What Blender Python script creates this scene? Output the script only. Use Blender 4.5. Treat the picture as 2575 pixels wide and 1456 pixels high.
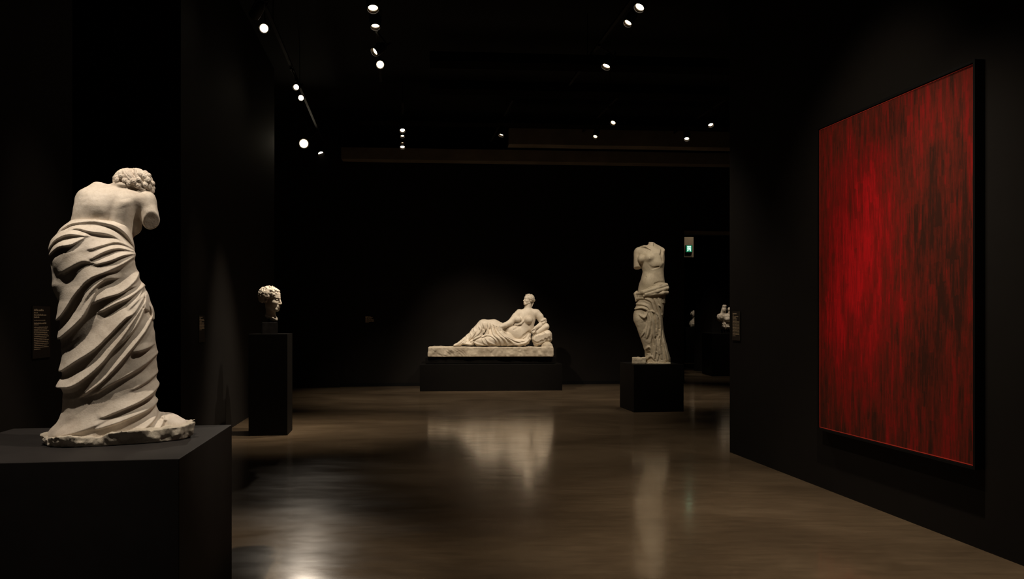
import bpy, math, random
import numpy as np
from mathutils import Vector, Matrix

# ------------------------------------------------------------------ camera, world, exposure
S = bpy.context.scene
for o in list(bpy.data.objects):
    bpy.data.objects.remove(o, do_unlink=True)
COL = S.collection
W, H = 2575, 1456
F = 2050.0            # focal length in pixels
HOR = 799.0           # horizon row
CAMH = 1.5
cam_data = bpy.data.cameras.new('camera')
cam = bpy.data.objects.new('camera', cam_data)
COL.objects.link(cam)
cam.location = (0, 0, CAMH)
cam.rotation_euler = (math.pi / 2, 0, 0)
cam_data.sensor_width = 36
cam_data.lens = 36 * F / W
cam_data.shift_y = (HOR - H / 2) / W
cam_data.clip_end = 200
S.camera = cam

world = bpy.data.worlds.new('world')
S.world = world
world.use_nodes = True
bgn = world.node_tree.nodes['Background']
bgn.inputs[0].default_value = (1.0, 0.8, 0.6, 1)
bgn.inputs[1].default_value = 0.0008

S.view_settings.view_transform = 'Standard'
S.view_settings.look = 'None'
S.view_settings.gamma = 1
S.view_settings.exposure = 0.0
S.view_settings.use_curve_mapping = False

A = math.atan((1287.5 - 1000) / F)      # the room is turned by this much from the view axis
WARM = (1.0, 0.86, 0.69)


def P(px, py, Y):
    return Vector(((px - W / 2) / F * Y, Y, CAMH - (py - HOR) / F * Y))


def G(px, py):
    return P(px, py, F * CAMH / (py - HOR))


def spot(name, loc, target, power, angle, blend=0.5, size=0.05, color=WARM):
    l = bpy.data.lights.new(name, 'SPOT')
    l.energy = power
    l.spot_size = math.radians(angle)
    l.spot_blend = blend
    l.shadow_soft_size = size
    l.color = color
    o = bpy.data.objects.new(name, l)
    COL.objects.link(o)
    o.location = loc
    o.rotation_euler = (Vector(target) - Vector(loc)).to_track_quat('-Z', 'Y').to_euler()
    return o


def rm(x, d):            # room frame: x metres to the right, d metres deep, both along the room's own axes
    return (x * math.cos(A) - d * math.sin(A), x * math.sin(A) + d * math.cos(A))


# spotlights of the gallery, some near a lamp of the tracks, some added
LIGHTS = [
    # statue seen from behind
    ('spot_light', (0.3, 3.9, 5.0), (-2.0, 4.15, 1.5), 265, 26, 0.6, 0.03),
    ('spot_light', (-2.25, 2.8, 5.1), (-2.0, 4.15, 1.45), 410, 34, 0.7, 0.035),
    # bust
    ('spot_light', (-2.05, 10.1, 5.1), (-3.12, 10.62, 1.35), 640, 34, 0.9, 0.03),
    # reclining figure
    ('spot_light', (-1.6, 14.2, 5.1), (-0.7, 16.9, 1.1), 560, 48, 0.9, 0.04),
    ('spot_light', (1.3, 14.0, 5.1), (-0.1, 16.9, 1.2), 520, 34, 0.9, 0.04),
    # torso
    ('spot_light', (1.1, 10.6, 5.1), (2.3, 13.3, 1.9), 270, 30, 0.8, 0.04),
    ('spot_light', (3.6, 11.6, 5.1), (2.3, 13.3, 1.7), 80, 34, 0.9, 0.04),
    # painting
    ('spot_light', (0.5, 5.4, 5.0), (2.9, 6.50, 1.95), 215, 54, 1.0, 0.05),
    # extra spots added to light the open floor, plus two at bright track lamps
    ('spot_light', (-1.8, 11.2, 5.1), (-2.6, 10.9, 0), 640, 50, 1.0, 0.05),
    ('spot_light', (1.9, 5.0, 5.1), (2.0, 5.3, 0), 560, 66, 1.0, 0.05),
    ('spot_light', (1.3, 9.6, 5.1), (1.3, 9.0, 0), 330, 70, 1.0, 0.05),
    ('spot_light', (-0.2, 11.6, 5.1), (-0.1, 12.8, 0), 480, 70, 1.0, 0.05),
    ('spot_light', (-4.206, 16.47, 5.02), (-0.5, 5.0, 0.2), 300, 24, 1.0, 0.05),
    ('spot_light', (-3.38, 13.05, 5.02), (-0.5, 5.0, 0.2), 90, 24, 1.0, 0.05),
    ('spot_light', (2.6, 15.6, 5.1), (2.2, 16.0, 0), 680, 70, 1.0, 0.05),
    ('spot_light', (-2.4, 15.0, 5.1), (-2.0, 15.6, 0), 560, 66, 1.0, 0.05),
    # added spots that brighten the text panels on the left wall
    ('spot_light', (-0.9, 4.6, 5.0), (-3.08, 5.35, 1.45), 90, 24, 0.9, 0.04),
    ('spot_light', (-1.9, 8.4, 5.0), (-3.62, 9.5, 1.45), 60, 22, 0.9, 0.04),
    # far room
    ('spot_light', (5.3, 19.8, 5.2), (5.5, 21.3, 1.5), 170, 30, 0.8, 0.04),
    ('spot_light', (6.0, 25.3, 4.9), (6.1, 27.3, 1.4), 120, 34, 0.8, 0.04),
    ('spot_light', (5.4, 19.7, 5.3), (4.56, 21.0, 3.3), 70, 26, 0.8, 0.04),  # added spot to brighten the pale panel behind the exit sign
    ('spot_light', (4.6, 20.4, 5.3), (4.9, 21.2, 0), 160, 60, 1.0, 0.04),
]
for (n, loc, tgt, pw, an, bl, sz) in LIGHTS:
    spot(n, loc, tgt, pw, an, bl, sz)

# ------------------------------------------------------------------ materials


def mat(name):
    m = bpy.data.materials.new(name)
    m.use_nodes = True
    nt = m.node_tree
    b = nt.nodes['Principled BSDF']
    return m, nt, b


def tex_noise(nt, scale, detail=4, rough=0.55, vec=None, dist=0.0):
    n = nt.nodes.new('ShaderNodeTexNoise')
    n.inputs['Scale'].default_value = scale
    n.inputs['Detail'].default_value = detail
    n.inputs['Roughness'].default_value = rough
    n.inputs['Distortion'].default_value = dist
    if vec:
        nt.links.new(vec, n.inputs['Vector'])
    return n


def ramp(nt, fac, stops):
    r = nt.nodes.new('ShaderNodeValToRGB')
    els = r.color_ramp.elements
    while len(els) < len(stops):
        els.new(0.5)
    for e, (p, c) in zip(els, stops):
        e.position = p
        e.color = (c[0], c[1], c[2], 1)
    nt.links.new(fac, r.inputs['Fac'])
    return r


def coords(nt, scale=(1, 1, 1)):
    tc = nt.nodes.new('ShaderNodeTexCoord')
    mp = nt.nodes.new('ShaderNodeMapping')
    mp.inputs['Scale'].default_value = scale
    nt.links.new(tc.outputs['Object'], mp.inputs['Vector'])
    return mp.outputs['Vector']


def bump(nt, b, height, strength, dist):
    bp = nt.nodes.new('ShaderNodeBump')
    bp.inputs['Strength'].default_value = strength
    bp.inputs['Distance'].default_value = dist
    nt.links.new(height, bp.inputs['Height'])
    nt.links.new(bp.outputs['Normal'], b.inputs['Normal'])


def marble(name, light, mid, dark, scale=4.0, rough=0.55, bdist=0.004):
    m, nt, b = mat(name)
    v = coords(nt)
    n = tex_noise(nt, scale, 6, 0.6, v, 0.6)
    r = ramp(nt, n.outputs['Fac'], [(0.3, dark), (0.5, mid), (0.68, light)])
    n2 = tex_noise(nt, scale * 14, 5, 0.7, v)
    r2 = ramp(nt, n2.outputs['Fac'], [(0.3, (0.80, 0.77, 0.72)), (0.55, (1, 1, 1))])
    mx = nt.nodes.new('ShaderNodeMix')
    mx.data_type = 'RGBA'
    mx.blend_type = 'MULTIPLY'
    mx.inputs[0].default_value = 0.6
    nt.links.new(r.outputs[0], mx.inputs[6])
    nt.links.new(r2.outputs[0], mx.inputs[7])
    nt.links.new(mx.outputs[2], b.inputs['Base Color'])
    b.inputs['Roughness'].default_value = rough
    b.inputs['Specular IOR Level'].default_value = 0.3
    n3 = tex_noise(nt, scale * 22, 5, 0.65, v)
    bump(nt, b, n3.outputs['Fac'], 0.35, bdist)
    return m


M_NEAR = marble('white_plaster_marble', (0.85, 0.77, 0.69), (0.78, 0.70, 0.61), (0.66, 0.57, 0.49), 5, 0.55, 0.003)
M_STONE = marble('rough_base_stone', (0.72, 0.66, 0.57), (0.62, 0.56, 0.47), (0.48, 0.42, 0.34), 14, 0.8, 0.012)
M_TORSO = marble('aged_warm_marble', (0.74, 0.65, 0.49), (0.66, 0.57, 0.42), (0.50, 0.42, 0.31), 3, 0.5, 0.006)
M_RECL = marble('cream_marble', (0.74, 0.66, 0.55), (0.68, 0.60, 0.49), (0.56, 0.48, 0.38), 3, 0.5, 0.004)
M_BLOCK = marble('weathered_marble_block', (0.60, 0.52, 0.41), (0.50, 0.43, 0.33), (0.38, 0.31, 0.23), 5, 0.75, 0.02)


def plain(name, col, rough, spec=0.5, metal=0.0, nscale=0, nvar=0.25):
    m, nt, b = mat(name)
    b.inputs['Roughness'].default_value = rough
    b.inputs['Specular IOR Level'].default_value = spec
    b.inputs['Metallic'].default_value = metal
    if nscale:
        v = coords(nt)
        n = tex_noise(nt, nscale, 4, 0.6, v)
        lo = tuple(c * (1 - nvar) for c in col)
        hi = tuple(c * (1 + nvar) for c in col)
        r = ramp(nt, n.outputs['Fac'], [(0.3, lo), (0.7, hi)])
        nt.links.new(r.outputs[0], b.inputs['Base Color'])
    else:
        b.inputs['Base Color'].default_value = (*col, 1)
    return m


def emis(name, col, strength):
    m, nt, b = mat(name)
    b.inputs['Base Color'].default_value = (*col, 1)
    b.inputs['Emission Color'].default_value = (*col, 1)
    b.inputs['Emission Strength'].default_value = strength
    return m


M_WALL = plain('black_painted_wall', (0.0125, 0.0105, 0.009), 0.75, 0.10, 0, 1.3, 0.12)
M_CEIL = plain('black_ceiling', (0.006, 0.0055, 0.005), 0.85, 0.2, 0, 1.0, 0.2)
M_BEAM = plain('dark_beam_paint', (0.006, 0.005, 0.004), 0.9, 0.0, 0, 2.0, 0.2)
M_BEAML = plain('lightened_brown_beam', (0.15, 0.12, 0.085), 0.7, 0.2, 0, 2.0, 0.2)  # brown made paler in place of missing light on the back beams
M_PLINTH = plain('charcoal_plinth_paint', (0.027, 0.024, 0.0235), 0.6, 0.14, 0, 6, 0.1)
M_PLINTHD = plain('black_plinth_paint', (0.0055, 0.0047, 0.004), 0.6, 0.07, 0, 6, 0.1)
M_STONEBLK = plain('dark_stone_mount', (0.016, 0.014, 0.013), 0.3, 0.5, 0, 20, 0.3)
M_METAL = plain('black_metal', (0.012, 0.011, 0.010), 0.6, 0.15)
M_FRAME = plain('black_frame', (0.004, 0.004, 0.004), 0.55, 0.2)
M_LABEL = plain('dark_label_card', (0.03, 0.022, 0.016), 0.7, 0.2)
M_INK = plain('cream_label_print', (0.80, 0.63, 0.43), 0.7, 0.2)
M_PALE = plain('pale_wall_panel', (0.20, 0.16, 0.11), 0.7, 0.2, 0, 3, 0.1)
M_LAMP = emis('lamp_glow', (1.0, 0.86, 0.66), 14.0)
M_LAMPB = emis('bright_lamp_glow', (1.0, 0.86, 0.62), 26.0)
M_LAMPD = emis('dim_lamp_glow', (1.0, 0.84, 0.62), 2.2)
M_RIM = plain('reflector_ring', (0.5, 0.42, 0.32), 0.25, 0.5, 1.0)
M_EXITG = emis('exit_sign_green', (0.01, 0.20, 0.10), 0.55)
M_EXITW = emis('exit_sign_white', (0.60, 1.0, 0.80), 1.3)


def floor_mat():
    m, nt, b = mat('polished_concrete')
    v = coords(nt, (0.55, 1.0, 1.0))
    n = tex_noise(nt, 0.9, 7, 0.62, v, 0.5)
    r = ramp(nt, n.outputs['Fac'], [(0.30, (0.125, 0.086, 0.051)), (0.52, (0.21, 0.148, 0.090)), (0.72, (0.31, 0.225, 0.14))])
    n2 = tex_noise(nt, 9, 10, 0.8, coords(nt, (0.35, 1.6, 1)))
    r2 = ramp(nt, n2.outputs['Fac'], [(0.3, (0.62, 0.61, 0.60)), (0.7, (1.25, 1.23, 1.2))])
    mx = nt.nodes.new('ShaderNodeMix')
    mx.data_type = 'RGBA'
    mx.blend_type = 'MULTIPLY'
    mx.inputs[0].default_value = 0.8
    nt.links.new(r.outputs[0], mx.inputs[6])
    nt.links.new(r2.outputs[0], mx.inputs[7])
    nt.links.new(mx.outputs[2], b.inputs['Base Color'])
    n3 = tex_noise(nt, 1.6, 6, 0.65, coords(nt, (0.5, 1.0, 1)), 0.3)
    r3 = ramp(nt, n3.outputs['Fac'], [(0.3, (0.12,) * 3), (0.7, (0.26,) * 3)])
    nt.links.new(r3.outputs[0], b.inputs['Roughness'])
    b.inputs['Coat Weight'].default_value = 0.9
    b.inputs['Coat Roughness'].default_value = 0.10
    b.inputs['Coat IOR'].default_value = 1.7
    b.inputs['Specular IOR Level'].default_value = 0.5
    n4 = tex_noise(nt, 2.2, 3, 0.5, coords(nt))
    bump(nt, b, n4.outputs['Fac'], 0.10, 0.012)
    n5 = tex_noise(nt, 5.0, 5, 0.7, coords(nt, (0.4, 1.3, 1)))
    r5 = ramp(nt, n5.outputs['Fac'], [(0.3, (0.075,) * 3), (0.7, (0.16,) * 3)])
    nt.links.new(r5.outputs[0], b.inputs['Coat Roughness'])
    return m


M_FLOOR = floor_mat()


def paint_mat(wd, ht):
    """vertical dragged strokes of red over umber"""
    m, nt, b = mat('red_streaked_paint')
    v1 = coords(nt, (9.0, 9.0, 1.5))
    n1 = tex_noise(nt, 1.0, 8, 0.70, v1, 0.0)
    v2 = coords(nt, (42.0, 42.0, 4.5))
    n2 = tex_noise(nt, 1.0, 6, 0.75, v2, 0.0)
    v3 = coords(nt, (2.4, 2.4, 1.1))
    n3 = tex_noise(nt, 1.0, 3, 0.6, v3)
    # a long soft column of clear red painted left of the middle
    tc = nt.nodes.new('ShaderNodeTexCoord')
    sp = nt.nodes.new('ShaderNodeSeparateXYZ')
    nt.links.new(tc.outputs['Object'], sp.inputs[0])

    def mth(op, a, bb, clamp=False):
        k = nt.nodes.new('ShaderNodeMath')
        k.operation = op
        k.use_clamp = clamp
        for i, q in enumerate((a, bb)):
            if q is None:
                continue
            if isinstance(q, (int, float)):
                k.inputs[i].default_value = q
            else:
                nt.links.new(q, k.inputs[i])
        return k.outputs[0]
    dx = mth('DIVIDE', mth('SUBTRACT', sp.outputs[0], -wd * 0.20), wd * 0.40)
    dz = mth('DIVIDE', mth('SUBTRACT', sp.outputs[2], ht * 0.50), ht * 0.52)
    rr = mth('ADD', mth('MULTIPLY', dx, dx), mth('MULTIPLY', dz, dz))
    mask = mth('SUBTRACT', 1.0, rr, True)

    def dabs(fx, fz, seed):
        cx_ = mth('FLOOR', mth('MULTIPLY', mth('ADD', sp.outputs[0], seed), fx), None)
        w1 = nt.nodes.new('ShaderNodeTexWhiteNoise')
        w1.noise_dimensions = '1D'
        nt.links.new(cx_, w1.inputs['W'])
        cz_ = mth('FLOOR', mth('ADD', mth('MULTIPLY', mth('ADD', sp.outputs[2], mth('MULTIPLY', n1.outputs['Fac'], 0.08)), fz), mth('MULTIPLY', w1.outputs['Value'], 9.0)), None)
        cb = nt.nodes.new('ShaderNodeCombineXYZ')
        nt.links.new(cx_, cb.inputs[0])
        nt.links.new(cz_, cb.inputs[1])
        w2 = nt.nodes.new('ShaderNodeTexWhiteNoise')
        w2.noise_dimensions = '2D'
        nt.links.new(cb.outputs[0], w2.inputs['Vector'])
        return w2.outputs['Value']
    d1 = mth('MULTIPLY', mth('SUBTRACT', dabs(24.0, 4.2, 0.37), 0.5), 0.060)
    d2 = mth('MULTIPLY', mth('SUBTRACT', dabs(60.0, 9.0, 1.91), 0.5), 0.050)
    d1 = mth('ADD', d1, d2)
    s = mth('ADD', mth('MULTIPLY', n1.outputs['Fac'], 0.38), mth('MULTIPLY', n2.outputs['Fac'], 0.34))
    s = mth('ADD', s, mth('MULTIPLY', n3.outputs['Fac'], 0.30))
    s = mth('ADD', s, mth('MULTIPLY', mask, 0.17))
    s = mth('ADD', s, mth('SUBTRACT', d1, 0.012))
    r = ramp(nt, s, [(0.43, (0.050, 0.015, 0.009)), (0.52, (0.14, 0.018, 0.010)), (0.62, (0.30, 0.012, 0.010)),
                     (0.74, (0.66, 0.010, 0.014))])
    nt.links.new(r.outputs[0], b.inputs['Base Color'])
    b.inputs['Roughness'].default_value = 0.6
    b.inputs['Specular IOR Level'].default_value = 0.15
    bump(nt, b, n2.outputs['Fac'], 0.4, 0.004)
    return m


# ------------------------------------------------------------------ mesh helpers


def link(name, me, m, parent=None):
    o = bpy.data.objects.new(name, me)
    COL.objects.link(o)
    if m is not None and not me.materials:
        me.materials.append(m)
    if parent is not None:
        o.parent = parent
    return o


def thing(name, label, cat, loc=(0, 0, 0), rz=0.0, group=None):
    o = bpy.data.objects.new(name, None)
    COL.objects.link(o)
    o.empty_display_size = 0.1
    o.location = loc
    o.rotation_euler = (0, 0, rz)
    o['label'] = label
    o['category'] = cat
    if group:
        o['group'] = group
    return o


def tag(o, label, cat, group=None):
    o['label'] = label
    o['category'] = cat
    if group:
        o['group'] = group
    return o


class MB:
    def __init__(s):
        s.v = []
        s.f = []

    def box(s, a, b, M=None):
        x0, y0, z0 = a
        x1, y1, z1 = b
        p = [(x0, y0, z0), (x1, y0, z0), (x1, y1, z0), (x0, y1, z0), (x0, y0, z1), (x1, y0, z1), (x1, y1, z1), (x0, y1, z1)]
        s.add(p, [(0, 3, 2, 1), (4, 5, 6, 7), (0, 1, 5, 4), (1, 2, 6, 5), (2, 3, 7, 6), (3, 0, 4, 7)], M)
        return s

    def add(s, p, f, M=None):
        n = len(s.v)
        for q in p:
            q = Vector(q)
            s.v.append(tuple(M @ q) if M is not None else tuple(q))
        s.f += [tuple(i + n for i in k) for k in f]
        return s

    def lathe(s, prof, n=24, M=None, cap=True):
        """prof: list of (radius, z)"""
        p = []
        f = []
        for (r, z) in prof:
            for i in range(n):
                t = 2 * math.pi * i / n
                p.append((r * math.cos(t), r * math.sin(t), z))
        for j in range(len(prof) - 1):
            for i in range(n):
                a = j * n + i
                b = j * n + (i + 1) % n
                f.append((a, b, b + n, a + n))
        if cap:
            f.append(tuple(range(n - 1, -1, -1)))
            k = (len(prof) - 1) * n
            f.append(tuple(k + i for i in range(n)))
        s.add(p, f, M)
        return s

    def build(s, name, m, parent=None, bevel=0.0, smooth=False):
        me = bpy.data.meshes.new(name)
        me.from_pydata(s.v, [], s.f)
        me.update()
        if smooth:
            for p in me.polygons:
                p.use_smooth = True
        o = link(name, me, m, parent)
        if bevel:
            md = o.modifiers.new('bevel', 'BEVEL')
            md.width = bevel
            md.segments = 2
            md.limit_method = 'ANGLE'
        return o


def structure(o):
    o['kind'] = 'structure'
    return o


# ------------------------------------------------------------------ carving toolkit (distance field -> mesh)


class Field:
    """x right, y away from the viewer, z = -(row); units are the sculptor's drawing units"""

    def __init__(s, x0, x1, y0, y1, r0, r1, h):
        s.h = h
        s.x = np.arange(x0, x1 + h, h, dtype=np.float32)
        s.y = np.arange(y0, y1 + h, h, dtype=np.float32)
        s.z = np.arange(r0, r1 + h, h, dtype=np.float32)      # z axis runs downward (rows)
        s.d = np.full((len(s.x), len(s.y), len(s.z)), 1e3, np.float32)

    def sub(s, lo, hi):
        out = []
        for ax, l, u in zip((s.x, s.y, s.z), lo, hi):
            i0 = int(np.clip(np.searchsorted(ax, l) - 1, 0, len(ax)))
            i1 = int(np.clip(np.searchsorted(ax, u) + 1, 0, len(ax)))
            out.append(slice(i0, i1))
        X = s.x[out[0]][:, None, None]
        Y = s.y[out[1]][None, :, None]
        Z = s.z[out[2]][None, None, :]
        return tuple(out), X, Y, Z

    def comb(s, sl, dd, k, cut):
        a = s.d[sl]
        if a.size == 0:
            return
        if cut:
            dd = -dd
            if k > 0:
                hh = np.clip(0.5 - 0.5 * (a - dd) / k, 0, 1)
                s.d[sl] = a * (1 - hh) + dd * hh + k * hh * (1 - hh)
            else:
                s.d[sl] = np.maximum(a, dd)
        else:
            if k > 0:
                hh = np.clip(0.5 + 0.5 * (a - dd) / k, 0, 1)
                s.d[sl] = a * (1 - hh) + dd * hh - k * hh * (1 - hh)
            else:
                s.d[sl] = np.minimum(a, dd)

    def ell(s, c, r, k=10, R=None, cut=False):
        """c=(x, row, depth) r likewise"""
        c = (c[0], c[2], c[1])
        r = (r[0], r[2], r[1])
        rr = max(r) + k * 1.2 + 3 * s.h
        sl, X, Y, Z = s.sub([q - rr for q in c], [q + rr for q in c])
        X = X - c[0]
        Y = Y - c[1]
        Z = Z - c[2]
        if R is not None:
            X, Y, Z = (R[0][0] * X + R[0][1] * Y + R[0][2] * Z, R[1][0] * X + R[1][1] * Y + R[1][2] * Z,
                       R[2][0] * X + R[2][1] * Y + R[2][2] * Z)
        k0 = np.sqrt((X / r[0]) ** 2 + (Y / r[1]) ** 2 + (Z / r[2]) ** 2)
        k1 = np.sqrt((X / r[0] ** 2) ** 2 + (Y / r[1] ** 2) ** 2 + (Z / r[2] ** 2) ** 2) + 1e-9
        s.comb(sl, k0 * (k0 - 1) / k1, k, cut)

    def cap(s, a, b, ra, rb=None, k=8, cut=False, flat=1.0):
        """tapered limb from a to b, points (x,row,depth)"""
        rb = ra if rb is None else rb
        a = np.array((a[0], a[2], a[1]), float)
        b = np.array((b[0], b[2], b[1]), float)
        rr = max(ra, rb) + k * 1.2 + 3 * s.h
        sl, X, Y, Z = s.sub(np.minimum(a, b) - rr, np.maximum(a, b) + rr)
        ab = b - a
        L2 = float(ab @ ab) + 1e-9
        X = X - a[0]
        Y = Y - a[1]
        Z = Z - a[2]
        t = np.clip((X * ab[0] + Y * ab[1] + Z * ab[2]) / L2, 0, 1)
        dd = np.sqrt((X - t * ab[0]) ** 2 + ((Y - t * ab[1]) / flat) ** 2 + (Z - t * ab[2]) ** 2) - (ra + (rb - ra) * t)
        s.comb(sl, dd, k, cut)

    def chain(s, pts, rs, k=6, kj=None, cut=False, flat=1.0):
        for i in range(len(pts) - 1):
            s.cap(pts[i], pts[i + 1], rs[i] if hasattr(rs, '__len__') else rs, rs[i + 1] if hasattr(rs, '__len__') else rs, k, cut, flat)

    def box(s, lo, hi, r=5, k=6, cut=False, noise=None):
        c = [(l + u) / 2 for l, u in zip(lo, hi)]
        e = [(u - l) / 2 - r for l, u in zip(lo, hi)]
        c = (c[0], c[2], c[1])
        e = (e[0], e[2], e[1])
        m = r + k + 3 * s.h
        sl, X, Y, Z = s.sub([q - w - m for q, w in zip(c, e)], [q + w + m for q, w in zip(c, e)])
        qx = np.abs(X - c[0]) - e[0]
        qy = np.abs(Y - c[1]) - e[1]
        qz = np.abs(Z - c[2]) - e[2]
        out = np.sqrt(np.maximum(qx, 0) ** 2 + np.maximum(qy, 0) ** 2 + np.maximum(qz, 0) ** 2)
        dd = out + np.minimum(np.maximum(np.maximum(qx, qy), qz), 0) - r
        s.comb(sl, dd, k, cut)

    def plane(s, p, n, lo, hi, k=0):
        """cut away everything on the side n points to, inside the box lo..hi (x,row,depth)"""
        lo = (lo[0], lo[2], lo[1])
        hi = (hi[0], hi[2], hi[1])
        sl, X, Y, Z = s.sub(lo, hi)
        n = np.array((n[0], n[2], n[1]), float)
        n /= np.linalg.norm(n)
        dd = (X - p[0]) * n[0] + (Y - p[2]) * n[1] + (Z - p[1]) * n[2]
        s.comb(sl, -dd, k, True)

    def loft(s, rows, k=10, power=2.0):
        """rows: (row, left, right, depth radius, depth centre)"""
        rows = np.array([list(r) + [0] * (5 - len(r)) for r in rows], float)
        r0, r1 = rows[0, 0], rows[-1, 0]
        m = k + 3 * s.h
        sl, X, Y, Z = s.sub((rows[:, 1].min() - m - 40, (rows[:, 4] - rows[:, 3]).min() - m - 40, r0 - m),
                            (rows[:, 2].max() + m + 40, (rows[:, 4] + rows[:, 3]).max() + m + 40, r1 + m))
        z = Z.ravel()

        def it(col):
            # smooth interpolation along rows
            a = np.interp(z, rows[:, 0], col)
            w = 5
            if len(a) > w:
                kk = np.ones(w) / w
                a = np.convolve(np.pad(a, w // 2, mode='edge'), kk, 'valid')
            return a[None, None, :].astype(np.float32)
        Lf, Rt, ry, cy = it(rows[:, 1]), it(rows[:, 2]), it(rows[:, 3]), it(rows[:, 4])
        cx = (Lf + Rt) / 2
        rx = (Rt - Lf) / 2
        X = X - cx
        Y = Y - cy
        if power == 2.0:
            k0 = np.sqrt((X / rx) ** 2 + (Y / ry) ** 2)
            k1 = np.sqrt((X / rx ** 2) ** 2 + (Y / ry ** 2) ** 2) + 1e-6
            dd = k0 * (k0 - 1) / k1
        else:
            k0 = (np.abs(X / rx) ** power + np.abs(Y / ry) ** power) ** (1 / power)
            dd = (k0 - 1) * np.minimum(rx, ry)
        dz = np.maximum(r0 - Z, Z - r1)
        dd = np.maximum(dd, dz)
        s.comb(sl, dd.astype(np.float32), k, False)

    def noise3(s, scale, seed, amp, band=None):
        """value noise added to the whole field"""
        rng = np.random.RandomState(seed)

        def im(ax):
            n = int((ax[-1] - ax[0]) / scale) + 3
            t = (ax - ax[0]) / scale
            i = np.floor(t).astype(int)
            f = t - i
            f = f * f * (3 - 2 * f)
            Mx = np.zeros((len(ax), n + 1), np.float32)
            Mx[np.arange(len(ax)), i] = 1 - f
            Mx[np.arange(len(ax)), i + 1] += f
            return Mx
        a, b, c = im(s.x), im(s.y), im(s.z)
        g = (rng.rand(a.shape[1], b.shape[1], c.shape[1]) * 2 - 1).astype(np.float32)
        t = np.tensordot(a, g, (1, 0))
        t = np.einsum('xbc,yb->xyc', t, b, optimize=True)
        t = np.einsum('xyc,zc->xyz', t, c, optimize=True)
        return t * amp

    def folds(s, ridges, width, height, steep=0.35, power=1.3, blur=1, y_mid=0.0, y_soft=40.0, carve=0.0, trough=0.0):
        """ridges: polylines [(x,row),...] or ([...], width, height[, steep]). Builds cloth folds on the front side."""
        nx, nz = len(s.x), len(s.z)
        Hm = np.zeros((nx, nz), np.float32)
        Tr = np.zeros((nx, nz), np.float32)
        for rd in ridges:
            w, hg, st = width, height, steep
            pts = rd
            if isinstance(rd, tuple):
                pts = rd[0]
                w = rd[1] if len(rd) > 1 and rd[1] else width
                hg = rd[2] if len(rd) > 2 and rd[2] else height
                st = rd[3] if len(rd) > 3 else steep
            pts = np.array(pts, float)
            # resample as a smooth curve
            if len(pts) > 2:
                t = np.arange(len(pts))
                tt = np.linspace(0, len(pts) - 1, (len(pts) - 1) * 5 + 1)
                sm = []
                for c in range(2):
                    q = pts[:, c]
                    m = np.gradient(q)
                    i = np.clip(np.floor(tt).astype(int), 0, len(pts) - 2)
                    u = tt - i
                    sm.append((2 * u ** 3 - 3 * u ** 2 + 1) * q[i] + (u ** 3 - 2 * u ** 2 + u) * m[i] + (-2 * u ** 3 + 3 * u ** 2) * q[i + 1] + (u ** 3 - u ** 2) * m[i + 1])
                pts = np.stack(sm, 1)
            n = len(pts)
            env = np.sin(np.linspace(0.10, 0.90, n) * math.pi) ** 0.6
            loc = np.full((nx, nz), 1e9, np.float32)
            val = np.zeros((nx, nz), np.float32)
            ix0 = np.searchsorted(s.x, pts[:, 0].min() - w * 1.2)
            ix1 = np.searchsorted(s.x, pts[:, 0].max() + w * 1.2)
            iz0 = np.searchsorted(s.z, pts[:, 1].min() - w * 1.2)
            iz1 = np.searchsorted(s.z, pts[:, 1].max() + w * 1.2)
            X = s.x[ix0:ix1][:, None]
            Z = s.z[iz0:iz1][None, :]
            best = np.full((ix1 - ix0, iz1 - iz0), 1e9, np.float32)
            vv = np.zeros_like(best)
            tv = np.zeros_like(best)
            for i in range(n - 1):
                a, b = pts[i], pts[i + 1]
                ab = b - a
                L = math.hypot(*ab) + 1e-6
                t = np.clip(((X - a[0]) * ab[0] + (Z - a[1]) * ab[1]) / L ** 2, 0, 1)
                dx = X - a[0] - t * ab[0]
                dz = Z - a[1] - t * ab[1]
                dist = np.sqrt(dx * dx + dz * dz)
                nrm = np.array((ab[1], -ab[0])) / L
                if nrm[1] > 0 or (abs(nrm[1]) < 0.25 and nrm[0] < 0):
                    nrm = -nrm
                sd = dx * nrm[0] + dz * nrm[1]        # positive above the crest
                ww = np.where(sd > 0, w, w * st)
                e = env[i] + (env[i + 1] - env[i]) * t
                pr = np.clip(1 - dist / (ww * (0.35 + 0.65 * e)), 0, 1) ** power * e
                m = dist < best
                best = np.where(m, dist, best)
                vv = np.where(m, pr, vv)
                tr = np.where(sd < 0, np.clip(1 - np.abs(dist - 0.42 * w) / (0.40 * w), 0, 1) * e, 0)
                tv = np.where(m, tr, tv)
            Hm[ix0:ix1, iz0:iz1] = np.maximum(Hm[ix0:ix1, iz0:iz1], vv * hg)
            Tr[ix0:ix1, iz0:iz1] = np.maximum(Tr[ix0:ix1, iz0:iz1], tv * hg * trough)
        Hm = Hm - Tr * np.clip(1 - Hm / (0.5 * height), 0, 1)
        for _ in range(blur):
            Hm[1:-1, 1:-1] = (Hm[1:-1, 1:-1] * 4 + Hm[:-2, 1:-1] + Hm[2:, 1:-1] + Hm[1:-1, :-2] + Hm[1:-1, 2:]) / 8
        if carve:
            Hm = Hm - carve * height * (Hm < 0.02 * height)
        wy = 1 / (1 + np.exp((s.y - y_mid) / y_soft * 3)).astype(np.float32)
        s.d -= Hm[:, None, :] * wy[None, :, None]
        return Hm

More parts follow.
